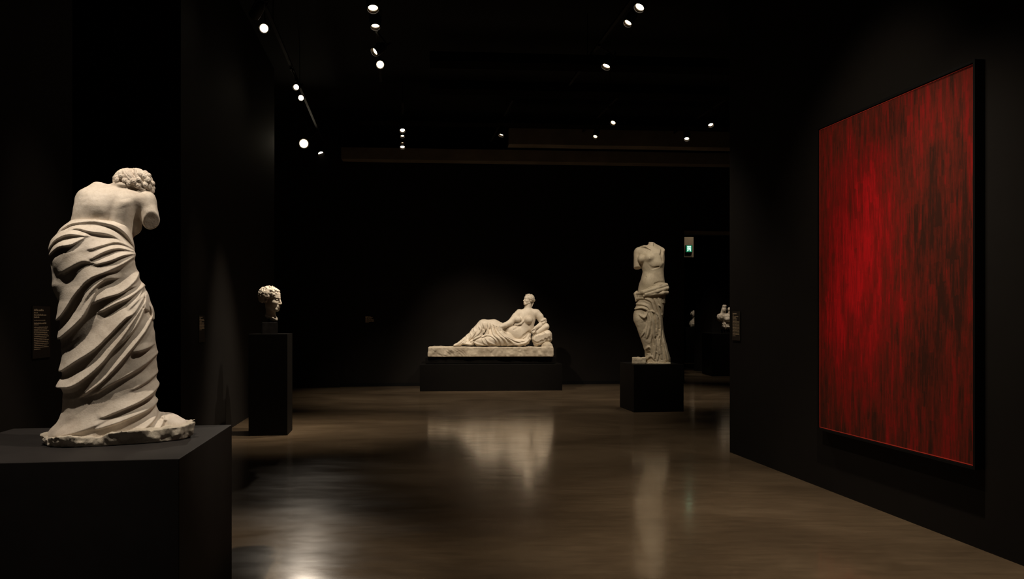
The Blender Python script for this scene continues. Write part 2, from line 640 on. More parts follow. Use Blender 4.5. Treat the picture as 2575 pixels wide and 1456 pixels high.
    def groove(s, pts, width, depth, y_mid=0.0):
        """soft furrow pressed into the front side along a line of (x,row); negative depth raises a soft swelling"""
        X = s.x[:, None]
        Z = s.z[None, :]
        best = np.full((len(s.x), len(s.z)), 1e9, np.float32)
        env = np.zeros_like(best)
        n = len(pts) - 1
        for i in range(n):
            a, b = pts[i], pts[i + 1]
            ab = (b[0] - a[0], b[1] - a[1])
            L2 = ab[0] ** 2 + ab[1] ** 2 + 1e-6
            t = np.clip(((X - a[0]) * ab[0] + (Z - a[1]) * ab[1]) / L2, 0, 1)
            dist = np.sqrt((X - a[0] - t * ab[0]) ** 2 + (Z - a[1] - t * ab[1]) ** 2)
            u = (i + t) / n
            m = dist < best
            best = np.where(m, dist, best)
            env = np.where(m, np.sin(math.pi * np.clip(0.12 + 0.76 * u, 0, 1)), env)
        g = depth * env * np.exp(-(best / width) ** 2)
        wy = 1 / (1 + np.exp((s.y - y_mid) / 15)).astype(np.float32)
        s.d += (g[:, None, :] * wy[None, :, None]).astype(np.float32)

    def mesh(s):
        d = s.d
        # pad so that the surface always closes
        for ax in range(3):
            for e in (0, -1):
                ix = [slice(None)] * 3
                ix[ax] = e
                d[tuple(ix)] = np.maximum(d[tuple(ix)], 1.0)
        ins = d < 0
        nx, ny, nz = d.shape
        c = np.zeros((nx - 1, ny - 1, nz - 1), np.uint8)
        for i in (0, 1):
            for j in (0, 1):
                for k in (0, 1):
                    c += ins[i:nx - 1 + i, j:ny - 1 + j, k:nz - 1 + k]
        act = (c > 0) & (c < 8)
        idx = np.argwhere(act)
        vid = np.full(act.shape, -1, np.int32)
        vid[act] = np.arange(len(idx))
        acc = np.zeros((len(idx), 3), np.float64)
        cnt = np.zeros(len(idx))
        corners = [(i, j, k) for i in (0, 1) for j in (0, 1) for k in (0, 1)]
        for a in corners:
            for ax in range(3):
                if a[ax] == 1:
                    continue
                b = list(a)
                b[ax] = 1
                va = d[idx[:, 0] + a[0], idx[:, 1] + a[1], idx[:, 2] + a[2]]
                vb = d[idx[:, 0] + b[0], idx[:, 1] + b[1], idx[:, 2] + b[2]]
                m = (va < 0) != (vb < 0)
                t = np.where(m, va / np.where(m, va - vb, 1), 0)
                p = np.tile(np.array(a, float), (len(idx), 1))
                p[:, ax] = t
                acc += p * m[:, None]
                cnt += m
        V = idx + acc / cnt[:, None]
        V = V * s.h + np.array((s.x[0], s.y[0], s.z[0]))
        quads = []
        for ax in range(3):
            o1, o2 = [(1, 2), (2, 0), (0, 1)][ax]
            sa = [slice(None)] * 3
            sb = [slice(None)] * 3
            sa[ax] = slice(0, -1)
            sb[ax] = slice(1, None)
            cr = ins[tuple(sa)] != ins[tuple(sb)]
            e = np.argwhere(cr)
            e = e[(e[:, o1] > 0) & (e[:, o2] > 0) & (e[:, o1] < d.shape[o1] - 1) & (e[:, o2] < d.shape[o2] - 1)]
            fl = ins[e[:, 0], e[:, 1], e[:, 2]]

            def g(d1, d2):
                q = e.copy()
                q[:, o1] -= d1
                q[:, o2] -= d2
                return vid[q[:, 0], q[:, 1], q[:, 2]]
            qd = np.stack([g(1, 1), g(0, 1), g(0, 0), g(1, 0)], 1)
            qd[~fl] = qd[~fl][:, ::-1]
            quads.append(qd)
        Q = np.concatenate(quads)
        return V, Q

    def to_object(s, name, m, parent, ox, orow, upm, cx=1.0, cy=None, dy=0.0, relax=1, T=None):
        V, Q = s.mesh()
        if relax:
            for _ in range(relax):
                a = np.zeros_like(V)
                n = np.zeros(len(V))
                for i in range(4):
                    p, q = Q[:, i], Q[:, (i + 1) % 4]
                    for c in range(3):
                        a[:, c] += np.bincount(p, V[q, c], len(V)) + np.bincount(q, V[p, c], len(V))
                    n += np.bincount(p, minlength=len(V)) + np.bincount(q, minlength=len(V))
                V = V * 0.5 + 0.5 * a / np.maximum(n, 1)[:, None]
        cy = cx if cy is None else cy
        X = (V[:, 0] - ox) / upm * cx
        Y = (V[:, 1]) / upm * cy + dy
        Z = (orow - V[:, 2]) / upm
        co = np.stack([X, Y, Z], 1).astype(np.float32)
        Q = Q[:, ::-1]        # rows run downward, so flip the winding
        me = bpy.data.meshes.new(name)
        me.vertices.add(len(co))
        me.vertices.foreach_set('co', co.ravel())
        me.loops.add(Q.size)
        me.loops.foreach_set('vertex_index', Q.astype(np.int32).ravel())
        me.polygons.add(len(Q))
        me.polygons.foreach_set('loop_start', np.arange(0, Q.size, 4, dtype=np.int32))
        me.polygons.foreach_set('loop_total', np.full(len(Q), 4, np.int32))
        me.polygons.foreach_set('use_smooth', np.ones(len(Q), bool))
        me.update()
        me.validate()
        return link(name, me, m, parent)


def head_xf(pos, size, yaw, pitch=0.0, roll=0.0):
    """returns function canonical head point -> field point (x,row,depth). Canonical: faces -y, z up, chin z=0, crown z=1.
    yaw turns the face toward +x, pitch lifts the chin."""
    Rm = (Matrix.Rotation(yaw, 3, 'Z') @ Matrix.Rotation(-pitch, 3, 'X') @ Matrix.Rotation(roll, 3, 'Y'))

    def f(p):
        q = Rm @ (Vector(p) - Vector((0, 0, 0.5)))
        return (pos[0] + q.x * size, pos[1] - q.z * size, pos[2] + q.y * size)

    # rotation matrix for ellipsoids in field axes (x, depth, row): local = R * (X,Y,Z)
    Mi = Rm.transposed()
    Rr = [[Mi[i][0], Mi[i][1], -Mi[i][2]] for i in range(3)]
    return f, Rr


def carve_head(fl, pos, size, yaw, pitch=0, roll=0, neck=True, detail=1.0):
    f, R = head_xf(pos, size, yaw, pitch, roll)
    q = size

    def E(c, r, k=0.04, cut=False):
        fl_c = f(c)
        # ell expects r as (x,row,depth); with R local axes are canonical x,y,z
        fl.ell(fl_c, (r[0] * q, r[2] * q, r[1] * q), k * q, R, cut)

    def C(a, b, ra, rb, k=0.03, cut=False):
        fl.cap(f(a), f(b), ra * q, rb * q, k * q, cut)
    E((0, .09, .64), (.32, .39, .35), 0.05)
    E((0, -.10, .40), (.255, .275, .36), 0.08)
    E((0, -.20, .62), (.24, .19, .20), 0.08)
    C((-.04, -.285, .09), (.04, -.285, .09), .080, .080, 0.06)
    for sx in (-1, 1):
        C((sx * .20, .02, .24), (sx * .06, -.27, .10), .07, .06, 0.09)
        E((sx * .155, -.24, .36), (.09, .09, .08), 0.08)
    for sx in (-1, 1):
        E((sx * .12, -.405, .485), (.092, .075, .052), 0.035, True)
    for sx in (-1, 1):
        E((sx * .118, -.312, .478), (.074, .050, .038), 0.03)
        C((sx * .045, -.372, .555), (sx * .19, -.31, .56), .028, .024, 0.035)
        E((sx * .33, .06, .43), (.03, .062, .10), 0.02)
    C((0, -.365, .56), (0, -.455, .335), .030, .042, 0.035)
    for sx in (-1, 1):
        E((sx * .038, -.415, .315), (.034, .045, .03), 0.02)
    E((0, -.345, .20), (.10, .06, .085), 0.05)
    C((-.055, -.375, .222), (.055, -.375, .222), .021, .021, 0.02)
    C((-.045, -.375, .172), (.045, -.375, .172), .024, .024, 0.02)
    C((-.06, -.415, .198), (.06, -.415, .198), .010, .010, 0.012, True)
    C((-.05, -.385, .128), (.05, -.385, .128), .020, .020, 0.02, True)
    if neck:
        C((0, .10, .28), (0, .14, -.22), .19, .21, 0.08)
    return f, R


def locks(fl, f, q, seed, n, rad=0.032, line=0.58, back=0.30, top=1.0, curl=1.0, shell=(.335, .405, .37), cen=(0, .09, .64)):
    """wavy locks of carved hair laid over the skull from the crown outward"""
    rng = random.Random(seed)
    for i in range(n):
        az = 2 * math.pi * (i + rng.uniform(-.35, .35)) / n
        el0 = rng.uniform(0.25, 1.25)
        pts = []
        rs = []
        m = 6
        low = line if math.cos(az) > 0.1 else back      # hair line is higher over the face
        low = line + (back - line) * (0.5 - 0.5 * math.cos(az)) ** 0.8
        ph = rng.uniform(0, 6.28)
        for j in range(m):
            t = j / (m - 1)
            z = cen[2] + shell[2] * math.sin(el0) * (1 - t) + (low - cen[2]) * t + rng.uniform(-.01, .01)
            z = min(z, cen[2] + shell[2] * 0.98)
            rr = math.sqrt(max(0.02, 1 - ((z - cen[2]) / shell[2]) ** 2))
            a2 = az + curl * 0.20 * math.sin(ph + t * 7.0) + 0.25 * t * math.sin(seed + i)
            pts.append((cen[0] + shell[0] * rr * math.sin(a2), cen[1] - shell[1] * rr * math.cos(a2), z))
            rs.append(rad * (0.75 + 0.55 * math.sin(math.pi * (0.15 + 0.75 * t))) * q)
        fl.chain([f(p) for p in pts], rs, 0.010 * q)


def curls(fl, f, q, pts, rad, seed):
    """snail curls: a short spiral of cord each"""
    rng = random.Random(seed)
    for (p, nrm) in pts:
        nrm = Vector(nrm).normalized()
        u = nrm.orthogonal().normalized()
        v = nrm.cross(u)
        a0 = rng.uniform(0, 6.28)
        c = Vector(p) + nrm * rad * 0.1
        fl.ell(f(tuple(c)), (rad * q * rng.uniform(.85, 1.1),) * 3, 0.03 * q)
        for tw in (0, 1):
            ch = []
            for j in range(7):
                t = j / 6
                r = rad * (0.95 - 0.6 * t)
                a = a0 + tw * 3.1 + t * 3.4
                w = c + (u * math.cos(a) + v * math.sin(a)) * r + nrm * rad * math.sqrt(max(.05, 1 - (r / rad) ** 2)) * 1.0
                ch.append(f(tuple(w)))
            fl.chain(ch, rad * 0.14 * q, 0.005 * q, cut=True)


# ------------------------------------------------------------------ the room
def wall_between(name, p0, p1, z0, z1, thick, m=None, side=1):
    """vertical slab whose visible face runs from p0 to p1 on plan; thickness goes away from the viewer's side"""
    p0 = Vector((p0[0], p0[1], 0))
    p1 = Vector((p1[0], p1[1], 0))
    d = p1 - p0
    L = d.length
    ang = math.atan2(d.y, d.x)
    mb = MB()
    mb.box((0, 0, z0), (L, thick * side, z1))
    o = mb.build(name, m or M_WALL)
    o.location = p0
    o.rotation_euler = (0, 0, ang)
    return structure(o)


CEIL = 6.0
fl = MB()
fl.box((-14, -4, -0.2), (16, 36, 0))
structure(fl.build('floor', M_FLOOR))
ce = MB()
ce.box((-14, -4, CEIL), (16, 36, CEIL + 0.2))
structure(ce.build('ceiling', M_CEIL))

# right wall with the painting; its near end runs on past the camera
R1 = G(1835, 1137)
R2 = G(2575, 1424)
rd = (R2 - R1).normalized()
RN = Vector((-rd.y, rd.x, 0))            # points ... chosen toward the room below
if RN.x > 0:
    RN = -RN
wr_end = R1 + rd * 12.5
wall_between('wall_right', R1, wr_end, 0, CEIL, 0.35, side=1)
# left wall: two lengths with an opening between them
L1 = G(583.7, 1075.5)
L2 = G(624.9, 1049.1)
ld = (L2 - L1).normalized()
LN = Vector((ld.y, -ld.x, 0))
if LN.x < 0:
    LN = -LN


def on_left(px):
    k = (px - W / 2) / F
    # L1 + t*ld on ray x = k*y
    t = (k * L1.y - L1.x) / (ld.x - k * ld.y)
    return L1 + ld * t


def on_right(px):
    k = (px - W / 2) / F
    t = (k * R1.y - R1.x) / (rd.x - k * rd.y)
    return R1 + rd * t


la = on_left(455)
lb = on_left(690)
lc = on_left(182)
wall_between('wall_left', la, lb, 0, CEIL, 0.4, side=1)
wall_between('wall_left', lc - ld * 7.5, lc, 0, CEIL, 0.4, side=1)
# dark room seen through that opening
wall_between('wall_left', lc - LN * 3.2 - ld * 3, la - LN * 3.2 + ld * 4, 0, CEIL, 0.2, side=1)

# back wall
B0 = G(732.6, 976.6)
B1 = G(855, 974.4)
B2 = G(1044, 970.7)
B3 = G(1562, 965.3)
bd = (B3 - B2).normalized()
BN = Vector((bd.y, -bd.x, 0))
kq = (1721 - W / 2) / F
tt = (kq * B2.y - B2.x) / (bd.x - kq * bd.y)
BR = B2 + bd * tt                                   # right jamb of the doorway
BL = B2 + bd * (-(B2 - B1).length)
wall_between('wall_back', BL, BR, 0, CEIL, 0.35, side=1)
wall_between('wall_back', BL - bd * 7 - BN * -0.14, BL - BN * -0.14, 0, CEIL, 0.3, side=1)
# lintel over the doorway
lin_z = CAMH + (HOR - 588) / F * BR.y
wall_between('wall_back', BR, BR + bd * 6.5, lin_z, CEIL, 0.35, side=1)
# small shadow-gap skirting along the back wall
mb = MB()
mb.box((0, -0.012, 0.0), ((BR - BL).length, 0, 0.07))
o = mb.build('baseboard_back', M_FRAME)
o.location = BL
o.rotation_euler = (0, 0, math.atan2(bd.y, bd.x))
structure(o)

# far room behind the doorway
wall_between('wall_far', (-2, 30.4), (16, 31.2), 0, CEIL, 0.2, side=1)
pc0 = P(1746, 799, 23.0)
pc1 = P(1791, 799, 22.4)
wall_between('wall_partition', pc0, pc1, 0, CEIL, 0.5, side=1)
nb0 = P(1791, 799, 22.4)
wall_between('wall_niche', nb0, P(1980, 799, 22.6), 0, CEIL, 0.3, side=1)
# pale hanging wall piece with the exit sign
mb = MB()
YE = 21.0
e0 = P(1720.5, 596, YE)
e1 = P(1744, 647, YE)
mb.box((e0.x - 0.5, YE, e1.z), (e1.x, YE + 0.12, e0.z + 0.0))
structure(mb.build('trim_1', M_PALE))

# ------------------------------------------------------------------ ceiling beams
def ceiling_beam(n, px0, px1, ya, yb, Y, yaw, depth=0.35):
    a = P(px0, ya, Y)
    b = P(px1, yb, Y)
    mb = MB()
    mb.box((0, 0, b.z - a.z), ((b.x - a.x) / math.cos(yaw), depth, 0))
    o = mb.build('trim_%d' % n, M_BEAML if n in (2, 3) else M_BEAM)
    o.location = a
    o.rotation_euler = (0, 0, yaw)
    return structure(o)


ceiling_beam(2, 858, 1990, 370, 399, 17.4, 0.0 + A * 0.55)
mbl = MB()
q0 = P(1721, 588, BR.y)
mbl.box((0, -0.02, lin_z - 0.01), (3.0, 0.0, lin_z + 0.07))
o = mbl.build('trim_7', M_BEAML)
o.location = (BR.x, BR.y, 0)
o.rotation_euler = (0, 0, math.atan2(bd.y, bd.x))
structure(o)
ceiling_beam(3, 1280, 2150, 322, 362, 16.6, A * 0.55)
ceiling_beam(4, 900, 2350, 290, 303, 15.2, A * 0.55)
ceiling_beam(5, 1080, 2500, 200, 222, 13.2, A * 0.55)
ceiling_beam(6, 1080, 2500, 128, 152, 11.6, A * 0.55)

# ------------------------------------------------------------------ lighting tracks and spotlights
TZ = 5.32


def track(ratio, Y0, Y1, label, z=TZ):
    x = ratio * (TZ - 0.30 - CAMH)
    # lateral offset x from the room axis through the camera
    d0, d1 = Y0 / math.cos(A), Y1 / math.cos(A)
    p = rm(x, 0)
    t = thing('lighting_track', label, 'track', (p[0], p[1], z), A, 'lighting tracks under the ceiling')
    mb = MB()
    mb.box((-0.02, d0, -0.018), (0.02, d1, 0.018))
    mb.build('rail', M_METAL, t)
    n = max(2, int((d1 - d0) / 2.5))
    for i in range(n):
        y = d0 + (d1 - d0) * (i + 0.5) / n
        r = MB()
        r.lathe([(0.006, 0), (0.006, CEIL - z)], 8, Matrix.Translation((0, y, 0.0)))
        r.build('hanger_rod', M_METAL, t)
    return t


track(-0.455, 6.5, 18.0, 'leftmost black ceiling track, above the bust')
track(-0.077, 6.5, 13.2, 'black ceiling track holding the near column of spotlights left of centre')
track(0.026, 14.4, 17.3, 'short black ceiling track with four small spotlights left of centre, above the reclining figure')
track(0.79, 6.5, 13.4, 'black ceiling track slanting toward the three spotlights above right of centre')
track(0.566, 14.0, 17.3, 'black ceiling track with one spotlight near the back wall, right of centre')
track(1.07, 13.0, 17.3, 'black ceiling track with two small spotlights above the headless torso')
track(1.61, 13.0, 17.3, 'rightmost black ceiling track, close to the right wall')


def make_lamp(lens_m, r=0.055):
    """a can spotlight; origin at the lens centre, looking down its local -Z"""
    parts = []
    b = MB()
    b.lathe([(r * 1.15, -0.03), (r * 1.2, 0.0), (r * 1.2, 0.10), (r * 1.05, 0.16), (r * 0.55, 0.19)], 28, cap=False)
    b.lathe([(r * 1.02, -0.03), (r * 1.15, -0.03)], 28, cap=False)
    b.lathe([(r * 0.55, 0.19), (0.0005, 0.19)], 28, cap=False)
    b.lathe([(r * 1.02, -0.03), (r * 0.98, 0.012)], 28, cap=False)
    parts.append(('housing', b, M_METAL))
    l = MB()
    l.lathe([(0.0005, 0.008), (r * 0.78, 0.012)], 28, cap=False)
    parts.append(('lens', l, lens_m))
    g = MB()
    g.lathe([(r * 0.78, 0.011), (r * 0.98, -0.022), (r * 1.0, -0.022), (r * 0.82, 0.014)], 28, cap=False)
    parts.append(('reflector_ring', g, M_RIM))
    k = MB()
    for sx in (-1, 1):
        k.box((sx * r * 1.25 - 0.004, -0.012, 0.06), (sx * r * 1.25 + 0.004, 0.012, 0.23))
    k.box((-r * 1.25, -0.012, 0.222), (r * 1.25, 0.012, 0.23))
    parts.append(('yoke', k, M_METAL))
    return parts


LAMP_MESH = {}


def lamp(px, py, ratio, aim, lens, label, r=0.055):
    """spotlight seen at pixel (px,py) on the track with that ratio; aim = direction (x,y,z) of its beam"""
    key = (lens.name, r)
    z = TZ - 0.30
    Y = F * (z - CAMH) / (HOR - py)
    loc = P(px, py, Y)
    t = thing('spotlight', label, 'spotlight', loc, 0, 'ceiling spotlights')
    aim = Vector(aim).normalized()
    t.rotation_euler = aim.to_track_quat('-Z', 'Y').to_euler()
    if key not in LAMP_MESH:
        LAMP_MESH[key] = []
        hs = None
        for (n, mb, m) in make_lamp(lens, r):
            sub = n in ('lens', 'reflector_ring')
            o = mb.build(n, m, hs if sub else t, smooth=(n != 'yoke'))
            if n == 'housing':
                hs = o
            if not sub:
                LAMP_MESH[key].append(o)
    else:
        for src in LAMP_MESH[key]:
            c = src.copy()
            COL.objects.link(c)
            c.parent = t
            for g in list(src.children):
                e = g.copy()
                COL.objects.link(e)
                e.parent = c
    # stem from the track down to the yoke, upright in the room
    q = t.rotation_euler.to_matrix()
    u = Vector((-math.sin(A), math.cos(A), 0))
    p0 = Vector((*rm(ratio * (TZ - 0.30 - CAMH), 0), 0))
    tp_ = p0 + u * ((loc - p0).dot(u))
    top_local = q.transposed() @ (Vector((tp_.x, tp_.y, TZ - 0.0195)) - loc)
    a = Vector((0, 0, 0.226))
    st = MB()
    dv = top_local + q.transposed() @ Vector((0, 0, -0.02)) - a
    Mx = Matrix.Translation(a) @ dv.to_track_quat('Z', 'Y').to_matrix().to_4x4()
    if dv.length > 0.01:
        st.lathe([(0.009, 0), (0.009, dv.length)], 10, Mx)
    # adapter block on the track
    Ma = Matrix.Translation(top_local) @ q.transposed().to_4x4()
    st.box((-0.018, -0.05, -0.03), (0.018, 0.05, 0.0), Ma)
    st.build('stem', M_METAL, t)
    return t


TC = Vector((0, 0, CAMH))


def toward_cam(px, py, mix, base=(0, 0, -1)):
    z = TZ - 0.30
    Y = F * (z - CAMH) / (HOR - py)
    v = (TC - P(px, py, Y)).normalized()
    return (v * mix + Vector(base).normalized() * (1 - mix)).normalized()


lamp(664, 71, -.455, toward_cam(664, 71, .92, (-.6, 0, -.4)), M_LAMP, 'large glowing spotlight at upper left, second on the leftmost track')
lamp(641, 36, -.455, (-.6, .6, -.5), M_METAL, 'unlit dark spotlight at the near end of the leftmost track')
lamp(745, 219, -.455, toward_cam(745, 219, .75, (-.5, -.2, -.6)), M_LAMP, 'small bright spotlight just above left of its twin on the leftmost track', 0.045)
lamp(757, 246, -.455, toward_cam(757, 246, .95), M_LAMPB, 'bright round spotlight just below its twin on the leftmost track', 0.045)
lamp(764, 361, -.455, toward_cam(764, 361, 1.0), M_LAMPB, 'brightest starry spotlight on the left, facing the camera', 0.095)
lamp(807, 387, -.455, toward_cam(807, 387, .6, (.3, 0, -1)), M_LAMP, 'small oval spotlight at the far end of the leftmost track', 0.065)
lamp(938, 19, -.077, toward_cam(938, 19, .45, (0, .1, -1)), M_LAMP, 'largest spotlight at the top edge left of centre', 0.062)
lamp(944, 64, -.077, toward_cam(944, 64, .38, (0, .1, -1)), M_LAMP, 'spotlight just under the largest one left of centre')
lamp(944, 129, -.077, toward_cam(944, 129, .45, (-.9, .1, -.5)), M_LAMP, 'spotlight turned left, third down the column left of centre')
lamp(956, 162, -.077, toward_cam(956, 162, .85), M_LAMPB, 'bright flaring spotlight at the bottom of the near column left of centre', 0.055)
for (py, nm, mx) in ((327, 'topmost', .6), (341, 'second', .5), (358, 'third', .42), (369, 'lowest', .55)):
    lamp(1012, py, .026, toward_cam(1012, py, mx, (0, .3, -1)), M_LAMPD if .4 < mx < .5 else M_LAMP,
         '%s of the four tiny spotlights in a column above the reclining figure' % nm, 0.05 if mx > .5 else 0.04)
lamp(1609, 17, .79, toward_cam(1609, 17, .45, (-.6, .1, -1)), M_LAMP, 'large spotlight at the top edge right of centre', 0.058)
lamp(1580, 56, .79, toward_cam(1580, 56, .38, (-.6, .1, -1)), M_LAMP, 'spotlight just under the top one right of centre', 0.05)
lamp(1525, 165, .79, toward_cam(1525, 165, .35, (-.4, .1, -1)), M_LAMP, 'lone spotlight at the far end of the slanting track right of centre', 0.062)
lamp(1261, 338, .566, toward_cam(1261, 338, .35, (-.3, .1, -1)), M_LAMP, 'small spotlight above the head of the reclining figure', 0.05)
lamp(1542, 308, 1.07, toward_cam(1542, 308, .55, (-.5, 0, -1)), M_LAMPD, 'nearer small dim spotlight above the headless torso', 0.05)
lamp(1497, 343, 1.07, toward_cam(1497, 343, .55, (-.3, 0, -1)), M_LAMPD, 'farther small dim spotlight above the headless torso', 0.045)
lamp(1787, 313, 1.61, toward_cam(1787, 313, .5, (.3, .1, -1)), M_LAMP, 'nearer spotlight on the rightmost track beside the right wall', 0.05)
lamp(1727, 348, 1.61, toward_cam(1727, 348, .5, (0, .1, -1)), M_LAMP, 'farther spotlight on the rightmost track, above the doorway', 0.05)

# ------------------------------------------------------------------ plinths


def plinth(label, loc, w, d, h, m, rz=A, name='plinth', bevel=0.003):
    """front left bottom corner at loc"""
    mb = MB()
    mb.box((0, 0, 0), (w, d, h))
    o = mb.build(name, m, bevel=bevel)
    o.location = loc
    o.rotation_euler = (0, 0, rz)
    return tag(o, label, 'plinth')


# big near plinth
ZN = 0.884
fr = P(450.6, 1153.7, F * (CAMH - ZN) / (1153.7 - HOR))
brr = P(582.9, 1068, F * (CAMH - ZN) / (1068 - HOR))
nd = (brr - fr)
nd.z = 0
ND = nd.length
nang = math.atan2(nd.y, nd.x) - math.pi / 2
NW = 1.17
cn = Vector((fr.x, fr.y, 0)) - Vector((math.cos(nang), math.sin(nang), 0)) * NW
plinth('large charcoal plinth under the draped statue seen from behind', cn, NW, ND, ZN, M_PLINTH, nang)
# bust plinth
bp = G(625, 1096.8)
plinth('tall narrow black plinth under the marble head', (bp.x, bp.y, 0), 0.478, 0.50, 1.293, M_PLINTHD)
# torso plinth
ZT = 0.753
tp = G(1593.9, 1037.1)
plinth('black cube plinth under the headless statue', (tp.x, tp.y, 0), 0.822, 0.82, ZT, M_PLINTHD)
# recliner plinth (two tiers: one piece of furniture)
rp = G(1055.8, 984.2)
LZ = 0.543
t = thing('stepped_plinth', 'long low two-tiered black plinth under the reclining figure', 'plinth', (rp.x, rp.y, 0), A * 0.5)
LW = (1416.5 - 1055.8) / F * rp.y
MB().box((0, 0, 0), (LW, 1.25, LZ)).build('lower_tier', M_PLINTHD, t, bevel=0.004)
MB().box((0.11, 0.10, LZ + 0.012), (LW - 0.13, 1.16, 0.692)).build('upper_tier', M_PLINTHD, t, bevel=0.004)
MB().box((0.13, 0.12, LZ), (LW - 0.15, 1.14, LZ + 0.012)).build('shadow_gap', M_FRAME, t)
REC_T = t

# ------------------------------------------------------------------ painting
pl = on_right(2078.3)
pr = on_right(2471.7)
PWD = (pr - pl).length
PZ0, PZ1 = 0.545, 3.137
PH = PZ1 - PZ0
pdir = (pr - pl).normalized()
pang = math.atan2(pdir.y, pdir.x)
mid = (pl + pr) / 2
DEP = 0.075
t = thing('painting', 'huge red abstract painting in a thin black frame on the right wall', 'painting', (mid.x, mid.y, PZ0), pang)
# local x runs toward the viewer along the wall, local -y points into the room
fy = -1 if (Matrix.Rotation(pang, 3, 'Z') @ Vector((0, -1, 0))).dot(RN) > 0 else 1
mb = MB()
hw = PWD / 2
mb.box((-hw, min(fy * 0.03, fy * (DEP - 0.012)), 0), (hw, max(fy * 0.03, fy * (DEP - 0.012)), PH))
cv = mb.build('canvas', paint_mat(PWD, PH), t)
fr_ = 0.022
mb = MB()
ya, yb = sorted((fy * 0.0, fy * DEP))
mb.box((-hw - fr_, ya, -fr_), (-hw - .004, yb, PH + fr_))
mb.box((hw + .004, ya, -fr_), (hw + fr_, yb, PH + fr_))
mb.box((-hw - .004, ya, -fr_), (hw + .004, yb, -.004))
mb.box((-hw - .004, ya, PH + .004), (hw + .004, yb, PH + fr_))
mb.build('frame', M_FRAME, t)
# thin bright red worn rim of the canvas
mb = MB()
yc = fy * (DEP - 0.012)
yd = fy * (DEP - 0.009)
ya, yb = sorted((yc, yd))
e = 0.006
mb.box((-hw, ya, 0), (-hw + e, yb, PH))
mb.box((hw - e, ya, 0), (hw, yb, PH))
mb.box((-hw, ya, 0), (hw, yb, e))
mb.box((-hw, ya, PH - e), (hw, yb, PH))
mb.build('canvas_edge', plain('bright_red_edge', (0.62, 0.05, 0.03), 0.5), t)

# ------------------------------------------------------------------ wall labels


def wall_label(label, pos, ang, w, h, lines, facing, seed=1, card=True):
    """lines: list of (z from the top, length fraction, text height)"""
    t = thing('wall_label', label, 'label', pos, ang)
    rng = random.Random(seed)
    ya, yb = sorted((0, facing * 0.006))
    MB().box((-w / 2, ya, -h / 2), (w / 2, yb, h / 2)).build('card', M_LABEL if card else M_WALL, t)
    mb = MB()
    ya, yb = sorted((facing * 0.006, facing * 0.0068))
    for (z, ln, th) in lines:
        x = 0.0
        while x < ln * w * 0.86:
            wl = rng.uniform(1.2, 4.5) * th
            wl = min(wl, ln * w * 0.86 - x)
            # letters: thin strokes packed into words
            u = 0.0
            while u < wl:
                s1 = th * rng.uniform(0.28, 0.5)
                hh = th * rng.choice((0.62, 0.62, 0.62, 1.0))
                x0 = -w / 2 + w * 0.07 + x + u
                zz = h / 2 - z
                a, b = x0, x0 + min(s1, wl - u)
                mb.box((a, ya, zz - th * 0.62), (b, yb, zz - th * 0.62 + hh))
                u += s1 + th * 0.16
            x += wl + th * 0.45
    mb.build('print', M_INK, t)
    return t


# big label on the near left wall
p = (on_left(79) + on_left(123)) / 2
wl = (on_left(123) - on_left(79)).length
la_ang = math.atan2(ld.y, ld.x)
lf = -1 if (Matrix.Rotation(la_ang, 3, 'Z') @ Vector((0, -1, 0))).dot(LN) > 0 else 1
sc = p.y / F
zc = CAMH - (835 - HOR) * sc
hl = 130 * sc


def zz(py):
    return (py - 770) * sc


ls = [(zz(779), .62, .013), (zz(786), .24, .008), (zz(791), .80, .011), (zz(796.5), .34, .011), (zz(805), .74, .005),
      (zz(812), .80, .010), (zz(816.5), .3, .004)]
for i in range(12):
    ls.append((zz(822.2 + i * 4.55), [.92, .86, .97, .87, .92, .97, .83, .98, .93, .98, .88, .96][i], .0062))
ls.append((zz(822.2 + 12 * 4.55), .42, .0062))
off = LN * 0.002
wall_label('tall text panel with many lines on the left wall beside the draped statue', (p.x + off.x, p.y + off.y, zc), la_ang, wl, hl, ls, lf, 3)
p = (on_left(499) + on_left(513)) / 2
wl = (on_left(513) - on_left(499)).length
sc = p.y / F
ls = []
for i in range(12):
    ls.append(((4 + i * 2.85) * sc, [.6, .3, .85, .98, .4, .9, .9, 1.0, .95, .98, 1.0, .4][i], .0082))
wall_label('narrow text panel printed on its upper half, on the left wall beside the marble head',
           (p.x + off.x, p.y + off.y, CAMH - (827 - HOR) * sc), la_ang, wl, 67 * sc, ls, lf, 5)
# back wall label
k = (930 - W / 2) / F
tt = (k * B2.y - B2.x) / (bd.x - k * bd.y)
p = B2 + bd * tt
sc = p.y / F
ls = [((2.2 + i * 2.35) * sc, v, .013) for i, v in enumerate([.6, .85, .7, .95, 1.0, 1.0, .4])]
bo = BN * 0.002
wall_label('small faint text panel on the back wall left of the reclining figure', (p.x + bo.x, p.y + bo.y, CAMH - (803 - HOR) * sc),
           math.atan2(bd.y, bd.x), 25 * sc, 19 * sc, ls, -1, 7, card=False)
# right wall label
p = (on_right(1843) + on_right(1863)) / 2
wl = (on_right(1843) - on_right(1863)).length
sc = p.y / F
ro = RN * 0.002
ls = [(5.5 * sc, .55, .010), (9 * sc, .2, .008), (12.5 * sc, .8, .010), (15.5 * sc, .45, .008), (18.5 * sc, .6, .008), (21.5 * sc, .6, .008)]
ls += [((25.5 + i * 2.9) * sc, .96, .006) for i in range(12)]
ls.append((61.5 * sc, .4, .006))
wall_label('brown text panel on the right wall near its far corner', (p.x + ro.x, p.y + ro.y, CAMH - (819.5 - HOR) * sc),
           pang, wl, 73 * sc, ls, fy, 9)

